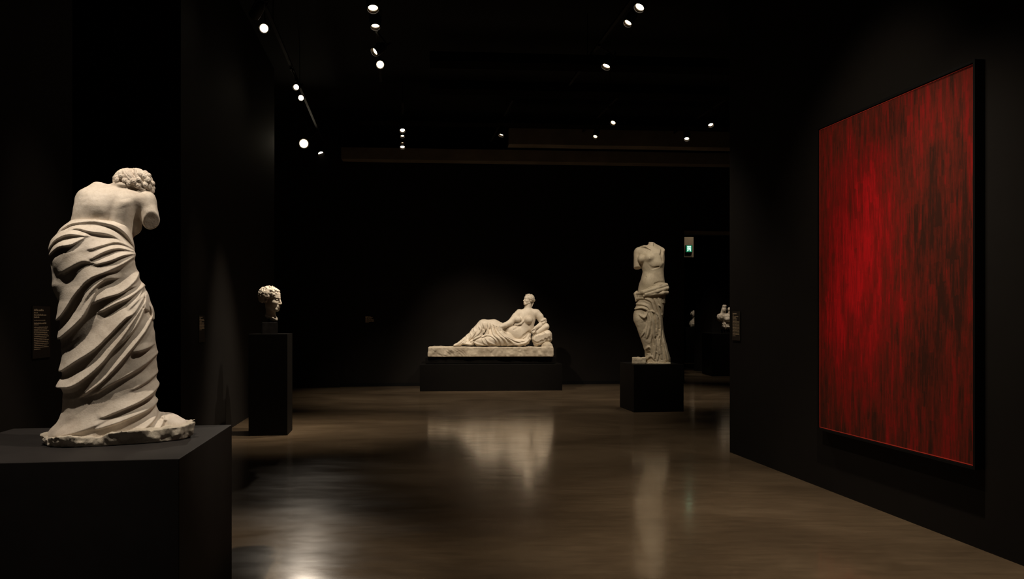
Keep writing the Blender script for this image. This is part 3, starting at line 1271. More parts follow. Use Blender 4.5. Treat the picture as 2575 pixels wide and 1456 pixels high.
# ------------------------------------------------------------------ exit sign
ex = P(1731.5, 626, YE)
t = thing('exit_sign', 'small green illuminated exit sign with a white running figure in the far doorway', 'sign', (ex.x, YE - 0.002, ex.z))
sc = YE / F
hw_, hh_ = 7.6 * sc, 8.2 * sc
MB().box((-hw_ - .012, -0.05, -hh_ - .012), (hw_ + .012, 0, hh_ + .012)).build('housing', M_METAL, t, bevel=0.004)
MB().box((-hw_, -0.056, -hh_), (hw_, -0.05, hh_)).build('green_panel', M_EXITG, t)
mb = MB()


def bar(a, b, w):
    a = Vector((a[0], 0, a[1])) * sc
    b = Vector((b[0], 0, b[1])) * sc
    d = b - a
    ang = math.atan2(d.z, d.x)
    M4 = Matrix.Translation(a) @ Matrix.Rotation(-ang, 4, 'Y')
    mb.box((0, -0.060, -w * sc / 2), (d.length, -0.0562, w * sc / 2), M4)


# doorway outline and running figure
bar((-3.8, -6.6), (-3.8, 6.6), 1.0)
bar((3.8, -6.6), (3.8, 6.6), 1.0)
bar((-4.2, 6.2), (4.2, 6.2), 1.0)
bar((-.5, 3.0), (.4, -.6), 2.3)
bar((-.6, 2.2), (-3.0, .6), 1.0)
bar((.2, 2.2), (2.6, 1.0), 1.0)
bar((.4, -.4), (2.4, -2.4), 1.2)
bar((2.4, -2.4), (1.8, -5.2), 1.1)
bar((0, -.6), (-1.0, -3.2), 1.2)
bar((-1.0, -3.2), (-3.2, -4.6), 1.1)
M4 = Matrix.Translation((-.2 * sc, -0.056, 4.5 * sc)) @ Matrix.Rotation(math.pi / 2, 4, 'X')
mb.lathe([(1.15 * sc, 0), (1.15 * sc, .004)], 14, M4)
mb.build('running_figure', M_EXITW, t)

# ------------------------------------------------------------------ sculptures
def place(px, Y, z, turn=True):
    k = (px - W / 2) / F
    th = math.atan(k)
    return (k * Y, Y, z), -th, math.cos(th)


def shift(pts, dx=0, dr=0):
    return [(p[0] + dx, p[1] + dr) for p in pts]


def draped_statue():
    """marble woman seen from behind, wrapped in twisting cloth, head bowed to the right"""
    UPM = 3.466 * 500
    loc, rz, cx = place(290, 4.1, ZN)
    t = thing('statue', 'large white marble draped statue seen from behind, on the big near plinth', 'statue', loc, rz)
    OX, OR = 797, (1107 - 380) * 3.466
    C2 = 1248
    # --- drapery
    f = Field(120, 1620, -470, 430, 590, 2520, 5.5)
    rows = [(640, 425, 900, 175, 0), (655, 400, 925, 200), (700, 345, 938, 220), (745, 312, 945, 232), (800, 268, 955, 245), (860, 250, 960, 258), (910, 245, 960, 265),
            (960, 245, 966, 270), (1030, 252, 968, 272), (1080, 262, 1000, 272), (1180, 258, 1045, 272), (1240, 285, 1052, 272),
            (1310, 325, 1085, 272), (1420, 332, 1110, 275), (C2 + 280, 330, 1130, 275), (C2 + 440, 338, 1165, 278), (C2 + 600, 345, 1172, 280),
            (C2 + 760, 325, 1168, 280), (C2 + 840, 335, 1172, 280), (C2 + 900, 345, 1160, 280), (C2 + 1000, 342, 1163, 288), (C2 + 1060, 320, 1190, 296), (C2 + 1100, 296, 1230, 304),
            (C2 + 1150, 250, 1300, 312), (C2 + 1190, 222, 1340, 318), (C2 + 1222, 218, 1360, 318)]
    f.loft(rows, 0, 2.3)
    # hollow at the right of the waist and the buttock / thigh masses below the cloth
    f.ell((520, 960, -150), (230, 230, 130), 60)
    f.ell((780, 1000, -120), (190, 200, 140), 60)
    f.ell((930, 1520, -120), (190, 420, 150), 80)
    # the foot and trailing hem at the right
    f.ell((1330, C2 + 1165, -60), (125, 75, 130), 50)
    f.ell((1250, C2 + 1120, -20), (120, 70, 150), 50)
    R = [
        ([(318, 748), (360, 705), (440, 662), (620, 640), (780, 668), (890, 735), (960, 835)], 62, 34, .55),
        ([(340, 800), (450, 712), (580, 730), (740, 748), (850, 800), (958, 880)], 55, 26, .4),
        ([(246, 880), (300, 812), (400, 765), (540, 772)], 70, 36),
        ([(255, 925), (330, 870), (430, 850), (530, 795)], 60, 30),
        ([(600, 880), (700, 845), (820, 815), (960, 862)], 60, 34),
        ([(600, 965), (700, 905), (820, 868), (960, 885)], 60, 44),
        ([(640, 1010), (760, 975), (860, 930), (962, 905)], 75, 52, .25),
        ([(358, 1072), (430, 1030), (520, 985), (600, 990)], 60, 22, .5),
        ([(590, 1000), (720, 985), (840, 955)], 60, 26),
        ([(420, 1285), (500, 1200), (600, 1120), (720, 1070), (860, 1000), (958, 930)], 95, 48, .35),
        ([(470, 1450), (560, 1290), (640, 1190), (720, 1130), (800, 1120)], 75, 40),
        ([(606, 1332), (700, 1290), (850, 1240), (960, 1150), (1000, 1080)], 100, 52, .25),
        ([(690, 1395), (800, 1335), (920, 1280), (1040, 1190)], 75, 42, .3),
        ([(860, 1440), (960, 1340), (1050, 1250)], 60, 36),
        ([(298, C2 + 228), (360, C2 + 165), (440, C2 + 40), (520, C2 - 60), (600, C2 - 130)], 80, 50, .3),
        ([(332, C2 + 372), (420, C2 + 300), (520, C2 + 200), (590, C2 + 80), (640, C2 - 20)], 85, 56, .3),
        ([(606, C2 + 84), (740, C2 + 22), (860, C2 - 30), (960, C2 - 60)], 75, 44, .3),
        ([(700, C2 + 142), (800, C2 + 92), (930, C2 + 36)], 60, 34, .3),
        ([(342, C2 + 650), (470, C2 + 565), (620, C2 + 470), (760, C2 + 335), (880, C2 + 215), (960, C2 + 165), (1040, C2 + 40)], 105, 66, .28),
        ([(298, C2 + 790), (430, C2 + 775), (560, C2 + 695), (680, C2 + 590), (770, C2 + 480), (860, C2 + 370), (950, C2 + 240), (1050, C2 + 90)], 95, 68, .25),
        ([(800, C2 + 462), (890, C2 + 380), (980, C2 + 270), (1045, C2 + 130), (1060, C2 + 10)], 65, 46, .3),
        ([(555, C2 + 835), (680, C2 + 745), (790, C2 + 635), (880, C2 + 535), (970, C2 + 430), (1050, C2 + 330), (1108, C2 + 230)], 75, 60, .25),
        ([(962, C2 + 497), (1040, C2 + 478), (1110, C2 + 450)], 45, 30, .4),
        ([(640, C2 + 832), (760, C2 + 760), (920, C2 + 680), (1060, C2 + 600), (1168, C2 + 520)], 70, 30, .35),
        ([(960, C2 + 815), (1070, C2 + 755), (1170, C2 + 690)], 60, 22, .35),
        ([(690, C2 + 1040), (840, C2 + 985), (1000, C2 + 925), (1120, C2 + 860), (1185, C2 + 800)], 85, 50, .3),
        ([(650, C2 + 1132), (800, C2 + 1092), (960, C2 + 1040), (1100, C2 + 990), (1170, C2 + 945)], 75, 46, .25),
        ([(320, C2 + 1190), (480, C2 + 1150), (640, C2 + 1100), (760, C2 + 1050)], 80, 22, .5),
        ([(940, C2 + 1205), (1050, C2 + 1150), (1140, C2 + 1080), (1170, C2 + 1020)], 60, 28, .4),
        ([(1150, C2 + 1190), (1205, C2 + 1135), (1225, C2 + 1075)], 40, 26, .4),
        ([(842, C2 + 190), (920, C2 + 150), (985, C2 + 60)], 45, 30, .3),
        ([(1050, C2 + 330), (1100, C2 + 250), (1118, C2 + 160), (1090, C2 + 80)], 45, 30),
        ([(640, C2 + 560), (720, C2 + 470), (800, C2 + 360)], 40, 22),
        ([(900, C2 + 130), (980, C2 + 60), (1040, C2 - 40)], 40, 30),
        ([(520, C2 + 820), (600, C2 + 750), (660, C2 + 690)], 40, 18),
    ]
    R = [(r[0], r[1] * 1.35, r[2] * 1.0) + tuple((q * .62 for q in (r[3:] or (.26,)))) for r in R]
    f.folds(R, 80, 40, .2, power=1.55, blur=1, y_mid=40, y_soft=60, trough=.22)
    f.d += f.noise3(260, 5, 10) + f.noise3(70, 6, 2.5)
    # hidden (front) side: broad diagonal folds
    Z = f.z[None, None, :]
    X = f.x[:, None, None]
    wv = np.abs(np.sin((Z + 0.9 * X) / 62.0)).astype(np.float32)
    wy = (1 / (1 + np.exp(-(f.y - 140) / 25))).astype(np.float32)[None, :, None]
    f.d += (wv * 24 - 12) * wy
    # flat foot of the cloth inside the rim
    f.to_object('drapery', M_NEAR, t, OX, OR, UPM, cx, relax=1)

    # --- body: back, neck, stump of the right arm
    f = Field(360, 1260, -330, 360, 215, 900, 6.0)
    f.loft([(295, 700, 960, 80, 70), (325, 600, 1010, 110, 45), (350, 548, 1060, 130, 30), (400, 494, 1085, 155, 10), (450, 460, 1075, 168, 0), (500, 441, 1050, 172, -5),
            (560, 430, 1020, 170, -5), (620, 418, 1000, 166, 0), (680, 400, 985, 165), (760, 380, 960, 165), (860, 380, 940, 165)], 0, 2.25)
    f.cap((560, 430, 20), (640, 350, 60), 95, 80, 50)                 # left shoulder
    f.cap((1010, 400, 30), (1062, 425, 10), 92, 98, 50)               # right shoulder
    f.cap((1066, 430, 10), (1108, 590, -45), 98, 84, 25)              # upper arm
    f.plane((1110, 560, -95), (0.28, 0.50, -1.0), (985, 440, -330), (1260, 760, 200), 8)
    f.ell((960, 640, 60), (75, 80, 110), 35)                          # side of the chest under the arm
    f.cap((850, 330, 55), (915, 265, 70), 95, 88, 45)                 # neck
    # shoulder blades, spine furrow
    f.groove([(590, 440), (640, 520), (660, 600)], 95, -16)
    f.groove([(880, 430), (900, 500)], 70, -14)
    f.groove([(850, 320), (805, 430), (765, 540), (725, 650), (700, 760)], 34, 15)
    f.groove([(985, 470), (965, 560), (945, 650), (930, 730)], 48, 26)
    f.groove([(930, 420), (960, 480), (930, 560)], 40, 10)
    f.groove([(560, 560), (640, 600), (700, 590)], 50, 6)
    f.ell((860, 300, -20), (60, 30, 60), 30)
    f.d += f.noise3(90, 3, 3.0) + f.noise3(30, 4, 1.0)
    f.to_object('body', M_NEAR, t, OX, OR, UPM, cx)

    # --- head with carved curls
    f = Field(740, 1200, -200, 340, 70, 420, 3.4)
    f.ell((950, 262, 90), (150, 130, 150), 0)
    f.ell((1050, 310, 60), (85, 70, 90), 40)
    f.ell((1010, 365, 110), (70, 60, 80), 40)                         # cheek and jaw turned away
    f.cap((880, 300, 70), (930, 260, 80), 88, 80, 30)
    rng = random.Random(11)
    C = Vector((955, 255, 85))

    def on(az, el, k=1.0):
        # az 0 faces the viewer, el up
        return (C.x + 168 * k * math.cos(el) * math.sin(az), C.y - 125 * k * math.sin(el), C.z - 150 * k * math.cos(el) * math.cos(az))
    f.ell((955, 250, 85), (163, 122, 146), 6)
    for i in range(30):                                               # broad combed locks over the crown
        az = -2.3 + 4.6 * i / 29 + rng.uniform(-.05, .05)
        el = rng.uniform(.55, 1.25)
        ch = []
        rs = []
        sw = rng.choice((-1, 1))
        for j in range(7):
            s_ = j / 6
            ch.append(on(az + sw * 0.09 * math.sin(s_ * 6) + 0.22 * s_, el - 0.95 * s_, .99))
            rs.append(8 + 13 * math.sin(math.pi * (.10 + .8 * s_)))
        f.chain(ch, rs, 4)
        g = [(p[0] + 3, p[1] - 4, p[2] - 9) for p in ch]
        f.chain([on(az + .03 + sw * 0.09 * math.sin(s_ * 6 / 6) + 0.22 * s_ / 6, el - 0.95 * s_ / 6, 1.13) for s_ in range(7)], 4.5, 5, cut=True)
    # band of big curls low around the head and down to the right ear
    for (x, r, d, q) in [(800, 235, -10, 24), (815, 262, -35, 22), (850, 225, -55, 24), (880, 262, -70, 24), (915, 285, -78, 22), (955, 265, -82, 27),
                         (990, 295, -75, 26), (1000, 250, -80, 24), (1030, 325, -45, 28), (1055, 285, -50, 28), (1080, 240, -45, 30), (1095, 300, -25, 27),
                         (1120, 262, 0, 27), (1085, 345, 0, 24), (1120, 325, 25, 25), (1110, 360, 40, 18), (1050, 215, -40, 30), (1010, 200, -50, 26),
                         (1085, 195, 0, 28), (1040, 355, -10, 24), (1130, 295, 50, 22), (1060, 170, 30, 26)]:
        f.ell((x, r, d + 6), (q * 1.18, q * 1.05, q * .95), 7)
        a0 = rng.uniform(0, 6.28)
        for tw in (0, 1):
            ch = []
            for j in range(8):
                s_ = j / 7
                rr_ = q * (.95 - .62 * s_ - .12 * tw)
                px_, pr_ = rr_ * math.cos(a0 + tw * 3.1 + s_ * 3.6), rr_ * math.sin(a0 + tw * 3.1 + s_ * 3.6)
                ch.append((x + px_, r + pr_, d + 6 - q * .95 * math.sqrt(max(0.05, 1 - (rr_ / q / 1.15) ** 2))))
            f.chain(ch, 3.6, 3, cut=True)
    f.d += f.noise3(22, 9, 1.2)
    f.to_object('hair', M_NEAR, t, OX, OR, UPM, cx)

    # --- rough oval base
    f = Field(-360, 400, -250, 250, -12, 130, 5.0)     # millimetre units, row 0 = top of the plinth, growing downward -> negated below
    f = Field(-370, 410, -260, 260, -130, 8, 4.5)
    nse = f.noise3(60, 21, 14)
    a = 2.6
    X = f.x[:, None, None]
    Y = f.y[None, :, None]
    Z = f.z[None, None, :]
    taper = 1 + 0.0007 * (-Z - 20)
    kk = ((np.abs((X - 22) / (330 * taper))) ** a + (np.abs((Y + 0.0) / (196 * taper))) ** a) ** (1 / a)
    side = (kk - 1) * 190
    topz = -(58 + 0.045 * (X - 0)) + 0 * Y
    dd = np.maximum(np.maximum(side, topz - Z), Z - 0.0)
    f.d = (dd + nse * np.clip((-Z) / 30, 0, 1) + f.noise3(22, 22, 6) * np.clip(-Z / 15, 0, 1) + f.noise3(9, 23, 2.2)).astype(np.float32)
    f.d = np.maximum(f.d, np.broadcast_to(Z + 1.0, f.d.shape)).astype(np.float32)
    f.to_object('rough_base', M_STONE, t, 0, 0, 1000.0, 1.0)
    return t


def bust():
    UPM = 9.1 * 193.0
    loc, rz, cx = place(680, 10.62, 1.293)
    t = thing('marble_head', 'carved marble head with curly hair facing right, on the tall narrow plinth', 'sculpture', loc, rz)
    # unit: crop units; row of plinth top at this depth
    row0 = (HOR + (CAMH - 1.293) / 10.62 * F - 700) * 9.1
    OX = (680 - 600) * 9.1
    f = Field(400, 1080, -330, 360, 140, 1010, 5.0)
    q = 575.0
    hf, R = carve_head(f, (735, 470, 0), q, math.radians(66), math.radians(-3), 0, neck=False)
    f.chain([(720, 640, 20), (735, 780, 25), (725, 900, 30)], [112, 100, 135], 40)
    f.ell((730, 940, 20), (170, 90, 140), 50)
    # broken slanting edge of the neck
    f.plane((720, 905, 0), (-0.48, 1.0, -0.25), (300, 600, -400), (1100, 1100, 400), 4)
    f.plane((720, 985, 0), (0.0, 1.0, 0.0), (300, 600, -400), (1100, 1100, 400), 4)
    f.to_object('head', M_RECL, t, OX, row0, UPM, cx)
    f = Field(400, 1080, -340, 360, 140, 620, 4.6)
    f.ell(hf((0, .12, .66)), (.315 * q, .33 * q, .385 * q), 0, R)
    f.ell(hf((0, -.12, .80)), (.24 * q, .15 * q, .22 * q), 30, R)
    locks(f, hf, q, 4, 44, .042, .68, .36, curl=2.0)
    rng = random.Random(8)
    cl = []
    for i in range(26):
        az = -math.pi + 2 * math.pi * i / 26 + rng.uniform(-.05, .05)
        z = (.70 if abs(az) < 1.0 else (.60 if abs(az) < 1.8 else .42)) + rng.uniform(-.03, .03)
        rr_ = math.sqrt(max(.1, 1 - ((z - .64) / .37) ** 2))
        nx, ny = math.sin(az), -math.cos(az)
        cl.append(((.345 * rr_ * nx, .09 + .415 * rr_ * ny, z), (nx, ny, .1)))
        cl.append(((.34 * rr_ * nx * .96, .09 + .41 * rr_ * ny * .96, z + .11), (nx, ny, .4)))
    curls(f, hf, q, cl[::1], .060, 5)
    # keep the face clear
    f.ell(hf((0, -.40, .42)), (.20 * q, .235 * q, .18 * q), 10, R, cut=True)
    f.d += f.noise3(26, 3, 2)
    f.to_object('hair', M_RECL, t, OX, row0, UPM, cx)
    # dark stone mount
    mb = MB()
    w0 = (535 - OX) / UPM
    w1 = (872 - OX) / UPM
    hb = (row0 - 1005) / UPM
    mb.box((w0, -0.095, 0.0), (w1, 0.10, hb))
    o = mb.build('stone_mount', M_STONEBLK, t, bevel=0.003)
    o.rotation_euler = (0, 0, A * 0.6)
    mb = MB()
    mb.lathe([(0.012, hb - 0.005), (0.012, hb + 0.05)], 16, Matrix.Translation(((700 - OX) / UPM, 0.01, 0)))
    mb.build('mounting_pin', M_METAL, t)
    return t


def torso_statue():
    UPM = 4.16 * (F / 13.35)
    loc, rz, cx = place(1640, 13.35, ZT)
    t = thing('statue', 'headless armless marble statue with cloth around its hips, on the black cube plinth', 'statue', loc, rz)
    row0 = (HOR + (CAMH - ZT) / 13.35 * F - 580) * 4.16
    OX = 416.0
    # body
    f = Field(170, 620, -190, 190, 90, 780, 3.6)
    f.loft([(158, 345, 480, 42, 10), (178, 305, 520, 58, 8), (205, 280, 535, 78, 5), (240, 268, 543, 92), (290, 272, 547, 100), (330, 285, 546, 100), (370, 300, 541, 95), (430, 316, 537, 86),
            (500, 300, 543, 92), (560, 278, 551, 102), (640, 262, 556, 110), (760, 262, 552, 112)], 0, 2.3)
    f.cap((422, 118, 10), (415, 200, 5), 40, 56, 30)
    f.plane((422, 121, 0), (0.05, -1, -0.1), (350, 90, -100), (520, 200, 120), 2)
    f.cap((330, 195, 10), (280, 215, 10), 42, 46, 22)
    f.cap((268, 225, 10), (262, 400, -12), 46, 40, 10)
    f.plane((262, 392, -10), (0.05, 1, -0.35), (200, 330, -120), (298, 475, 120), 1.5)
    f.cap((470, 180, 0), (505, 205, 0), 45, 42, 18)
    f.plane((492, 178, -10), (0.42, -0.9, -0.55), (430, 90, -160), (620, 300, 160), 3)
    f.ell((388, 290, -78), (50, 46, 48), 18)
    f.ell((303, 300, -66), (40, 44, 42), 18)
    f.ell((389, 300, -124), (7, 7, 6), 3)
    f.ell((392, 548, -62), (78, 80, 54), 30)
    f.ell((450, 350, -70), (70, 40, 30), 30)
    f.ell((350, 487, -100), (9, 11, 16), 6, cut=True)
    f.chain([(345, 350, -112), (345, 420, -104), (347, 475, -112)], [5, 7, 6], 18, cut=True)
    f.chain([(370, 362, -104), (420, 400, -98), (480, 380, -80)], [4, 7, 5], 16, cut=True)
    f.chain([(440, 560, -106), (490, 545, -92), (548, 540, -50)], [4, 6, 5], 14, cut=True)
    f.chain([(330, 165, -50), (350, 180, -60), (352, 230, -86)], [4, 6, 4], 12, cut=True)
    f.chain([(300, 165, -30), (352, 172, -58), (400, 205, -84)], [6, 7, 4], 10)
    f.chain([(520, 180, -20), (510, 260, -66), (520, 330, -56)], [10, 8, 5], 20, cut=True)
    f.d += f.noise3(40, 3, 1.2)
    f.to_object('body', M_TORSO, t, OX, row0, UPM, cx)
    # drapery
    f = Field(170, 660, -215, 215, 545, 1400, 3.4)
    f.loft([(590, 278, 552, 112), (660, 262, 556, 118), (740, 254, 549, 118), (800, 240, 538, 118), (850, 226, 530, 118), (890, 220, 526, 118), (940, 223, 526, 116), (1010, 258, 530, 108),
            (1060, 276, 534, 104), (1110, 293, 542, 102), (1180, 325, 562, 102), (1240, 336, 578, 104), (1300, 340, 597, 108), (1350, 342, 608, 114), (1384, 342, 608, 116)], 0, 2.2)
    f.ell((285, 890, -70), (62, 95, 55), 30)                  # bent knee
    f.cap((290, 930, -80), (375, 1250, -60), 58, 36, 30)
    roll = [([(238, 668, -30), (330, 650, -122), (450, 612, -122), (562, 572, -45), (570, 575, 60)], [15, 20, 22, 19, 16]),
            ([(246, 690, -35), (350, 672, -128), (470, 640, -128), (573, 602, -45), (578, 600, 60)], [14, 17, 21, 19, 16]),
            ([(330, 684, -128), (440, 668, -132), (530, 655, -100), (572, 648, -40)], [8, 14, 18, 17]),
            ([(300, 640, -112), (400, 600, -118), (500, 575, -90), (552, 560, -40)], [7, 11, 13, 12]),
            ([(255, 640, -20), (240, 665, -40), (252, 720, -52), (246, 735, -50)], [13, 18, 15, 9]),
            ([(266, 650, -50), (276, 690, -70), (262, 725, -66)], [11, 12, 8]),
            ([(570, 580, 60), (420, 600, 135), (270, 640, 80), (238, 668, -30)], [17, 20, 18, 15])]
    for p, r in roll:
        f.chain(p, r, 3)
    Rg = [
        ([(236, 822), (300, 812), (350, 826), (378, 852)], 26, 16, .3),
        ([(292, 892), (330, 912), (352, 900), (372, 846)], 30, 17, .35),
        ([(385, 842), (430, 852), (468, 880), (488, 930)], 22, 12, .4),
        ([(250, 770), (310, 775), (370, 800), (400, 850)], 24, 9, .5),
        ([(262, 715), (330, 712), (400, 740), (430, 800)], 26, 9, .5),
        ([(376, 860), (396, 950), (384, 1040), (362, 1115)], 30, 13, .7),
        ([(364, 880), (372, 960), (352, 1060), (342, 1110)], 18, 8, .7),
        ([(400, 850), (425, 960), (432, 1080), (452, 1200), (440, 1330)], 26, 17, .7),
        ([(405, 735), (448, 860), (468, 980), (470, 1080)], 24, 13, .7),
        ([(440, 720), (480, 830), (500, 930), (506, 1060), (494, 1200), (512, 1330)], 26, 16, .7),
        ([(480, 710), (520, 830), (525, 900)], 22, 9, .7),
        ([(520, 1000), (530, 1110), (560, 1230), (585, 1350)], 22, 12, .7),
        ([(505, 1080), (530, 1180), (548, 1260), (560, 1350)], 20, 12, .7),
        ([(485, 1100), (470, 1200), (480, 1280), (470, 1350)], 20, 12, .7),
        ([(400, 980), (408, 1090), (398, 1180), (410, 1290)], 20, 12, .7),
        ([(300, 1110), (330, 1070), (330, 1040)], 18, 7, .6),
        ([(345, 1240), (385, 1215), (410, 1260)], 20, 11, .5),
        ([(460, 775), (500, 795), (528, 830)], 16, 9, .4),
        ([(345, 1355), (400, 1310), (440, 1350)], 24, 10, .6),
        ([(500, 1290), (470, 1275), (445, 1240)], 14, 9, .6),
        ([(590, 1350), (575, 1280), (555, 1190)], 16, 8, .7),
    ]
    Rg = [(r[0], r[1] * 1.0, r[2] * 1.4) + tuple(r[3:]) for r in Rg]
    f.folds(Rg, 22, 12, .5, power=.85, blur=1, y_mid=30, y_soft=30, trough=.55)
    f.ell((372, 1275, -105), (26, 20, 26), 8, cut=True)
    f.ell((450, 1118, -108), (10, 16, 16), 4, cut=True)
    f.ell((492, 1120, -104), (7, 20, 14), 4, cut=True)
    f.d += f.noise3(34, 5, 2.4) + f.noise3(12, 6, 1.2)
    f.to_object('drapery', M_TORSO, t, OX, row0, UPM, cx)
    f = Field(185, 640, -180, 190, 1290, 1410, 3.4)
    f.box((208, 1322, -150), (350, row0 + 8, 120), 4, 0)
    f.box((330, 1376, -140), (606, row0 + 8, 120), 4, 6)
    f.plane((330, 1340, 0), (0.15, -1, 0.25), (180, 1280, -200), (345, 1420, 200), 2)
    f.d += f.noise3(28, 5, 5) + f.noise3(10, 6, 1.5)
    f.plane((330, row0 - 1, 0), (0, 1, 0), (180, 1280, -200), (660, 1420, 200), 0)
    f.to_object('stone_base', M_TORSO, t, OX, row0, UPM, cx)
    return t


def recliner():
    YR = 17.1
    s0 = F / YR
    UPM = 4.853 * s0
    k = (1235 - W / 2) / F
    t = thing('reclining_statue', 'cream marble reclining woman draped from the waist, on the long two-tiered plinth', 'statue', (k * YR, YR, 0.692), A * 0.4)
    OX = (1235 - 1040) * 4.853
    row0 = (HOR + (CAMH - 0.692) / YR * F - 700) * 4.853
    # marble couch
    f = Field(150, 1740, -270, 270, 740, row0 + 12, 6.0)
    f.box((188, 832, -205), (1688, row0 + 10, 205), 6, 0)
    f.box((1550, 772, -200), (1688, 960, 205), 60, 12)
    # carved folds of the cover hanging over the front
    for pts in ([(370, 845), (420, 900), (480, 955)], [(400, 850), (470, 900), (520, 950)], [(470, 850), (540, 890), (600, 950)],
                [(500, 845), (580, 890), (640, 945)], [(560, 850), (610, 880), (650, 930)], [(990, 850), (950, 900), (930, 955)],
                [(1055, 850), (1010, 900), (990, 955)], [(1290, 835), (1270, 890), (1262, 950)], [(1330, 835), (1300, 890), (1285, 955)],
                [(840, 870), (860, 920), (880, 955)], [(240, 860), (330, 930), (420, 940)]):
        f.chain([(p[0], p[1], -212) for p in pts], 9, 8, cut=True)
    f.d += f.noise3(60, 2, 7) + f.noise3(20, 3, 3.5)
    f.plane((900, row0 - 1, 0), (0, 1, 0), (100, 700, -300), (1800, row0 + 30, 300), 0)
    f.to_object('marble_couch', M_BLOCK, t, OX, row0, UPM)
    # pillows
    f = Field(1380, 1740, -230, 200, 520, 900, 4.6)
    f.cap((1492, 800, -60), (1492, 735, -60), 34, 52, 14, flat=1.9)
    f.cap((1495, 735, -60), (1628, 688, -50), 58, 56, 14, flat=1.9)
    f.cap((1628, 688, -50), (1645, 740, -50), 56, 42, 14, flat=1.9)
    f.cap((1540, 770, -50), (1620, 740, -50), 50, 40, 20, flat=1.9)
    f.folds([([(1440, 740), (1490, 760), (1550, 740)], 22, 8), ([(1450, 770), (1500, 800), (1545, 770)], 20, 8),
             ([(1590, 640), (1600, 700), (1640, 760)], 22, 8), ([(1640, 640), (1650, 700), (1670, 750)], 20, 7),
             ([(1510, 690), (1560, 730), (1600, 790)], 22, 8), ([(1480, 700), (1520, 770), (1530, 820)], 20, 7)], 20, 8, .6, y_mid=30)
    for a in np.linspace(0, 1, 9):
        f.cap((1545 + 100 * a, 650 + 5 * a, -190), (1500 + 160 * a, 800 - 40 * a, -190), 5, 5, 8, cut=True)
    f.d += f.noise3(50, 2, 3)
    f.to_object('pillow', M_RECL, t, OX, row0, UPM)
    f = Field(1420, 1700, -200, 170, 500, 740, 4.6)
    f.cap((1500, 660, -40), (1612, 590, -30), 52, 46, 20, flat=1.6)
    f.d += f.noise3(50, 4, 3)
    f.to_object('pillow', M_RECL, t, OX, row0, UPM)
    # body
    f = Field(1010, 1680, -230, 170, 290, 870, 4.0)
    f.cap((1402, 320, -6), (1392, 392, 0), 37, 46, 20)
    f.chain([(1340, 428, 5), (1395, 415, 0), (1480, 425, 5)], [52, 50, 52], 25, flat=1.1)
    f.ell((1368, 500, 0), (122, 105, 88), 35)
    f.ell((1350, 600, -5), (118, 100, 82), 40)
    f.ell((1260, 690, -15), (140, 100, 92), 45)
    f.ell((1150, 740, -10), (110, 80, 95), 40)
    f.ell((1210, 640, -55), (90, 62, 42), 40)
    f.ell((1268, 500, -78), (42, 40, 38), 14)
    f.ell((1398, 505, -84), (50, 46, 42), 14)
    f.ell((1217, 624, -104), (7, 8, 12), 6, cut=True)
    f.chain([(1310, 530, -95), (1290, 580, -92), (1235, 618, -100)], [4, 7, 5], 18, cut=True)
    f.chain([(1290, 745, -100), (1340, 700, -90), (1400, 650, -62)], [4, 8, 6], 20, cut=True)
    # arm resting on the thigh
    f.chain([(1292, 425, -5), (1245, 470, -35), (1180, 540, -60), (1110, 572, -92), (1062, 590, -112)], [50, 46, 38, 32, 23], 12)
    f.cap((1060, 590, -114), (1046, 632, -118), 22, 24, 8, flat=.7)
    for i, (dx, dr, L) in enumerate(((-16, 6, 40), (-5, 12, 46), (7, 12, 44), (17, 6, 36))):
        f.chain([(1046 + dx, 640 + dr * .5, -122), (1044 + dx * 1.2 + 4, 640 + dr + L * .5, -130), (1050 + dx * 1.25 + 10, 640 + dr + L, -122)], [8.5, 8, 6.5], 3)
    f.chain([(1060, 612, -124), (1078, 636, -132), (1082, 660, -130)], [9, 8, 7], 3)
    # arm on the cushions
    f.chain([(1500, 425, 0), (1540, 470, -8), (1572, 545, -25)], [50, 45, 36], 12)
    f.chain([(1572, 548, -28), (1530, 580, -75), (1486, 600, -112)], [34, 30, 22], 10)
    f.cap((1484, 602, -114), (1462, 628, -130), 21, 20, 8, flat=.7)
    for dx, dr, L in ((-16, 2, 32), (-6, 8, 38), (5, 10, 36), (14, 8, 28)):
        f.chain([(1460 + dx, 630 + dr * .5, -134), (1450 + dx, 632 + dr + L * .5, -142), (1446 + dx, 630 + dr + L, -134)], [8, 7.5, 6], 3)
    f.chain([(1470, 612, -136), (1440, 622, -148), (1428, 640, -146)], [8, 7.5, 6.5], 3)
    f.d += f.noise3(40, 3, 1.0)
    f.to_object('body', M_RECL, t, OX, row0, UPM)
    # head
    f = Field(1290, 1540, -130, 150, 165, 370, 2.6)
    q = 146.0
    hf, R = carve_head(f, (1402, 262, -8), q, math.radians(-62), math.radians(10), 0, neck=False)
    f.cap((1398, 300, 5), (1396, 350, 0), 38, 42, 12)
    f.to_object('head', M_RECL, t, OX, row0, UPM)
    f = Field(1290, 1540, -130, 170, 160, 380, 2.6)
    f.ell(hf((0, .12, .66)), (.325 * q, .33 * q, .38 * q), 0, R)
    f.ell(hf((0, -.08, .84)), (.22 * q, .12 * q, .22 * q), 8, R)
    locks(f, hf, q, 14, 46, .036, .66, .42, curl=.8)
    f.ell(hf((0, .50, .56)), (.16 * q, .16 * q, .15 * q), 6, R)
    rng = random.Random(6)
    for i in range(12):
        a = rng.uniform(0, 6.28)
        f.ell(hf((.12 * math.cos(a), .55 + .05 * math.sin(2 * a), .60 + .12 * math.sin(a))), (.045 * q,) * 3, 2)
    for dx in (-.20, -.10, 0.05):
        f.chain([hf((dx, .42, .45)), hf((dx + .03, .46, .28)), hf((dx - .02, .42, .12)), hf((dx + .03, .38, -.02))], [.055 * q, .05 * q, .055 * q, .035 * q], 2)
    # forehead diadem
    ch = []
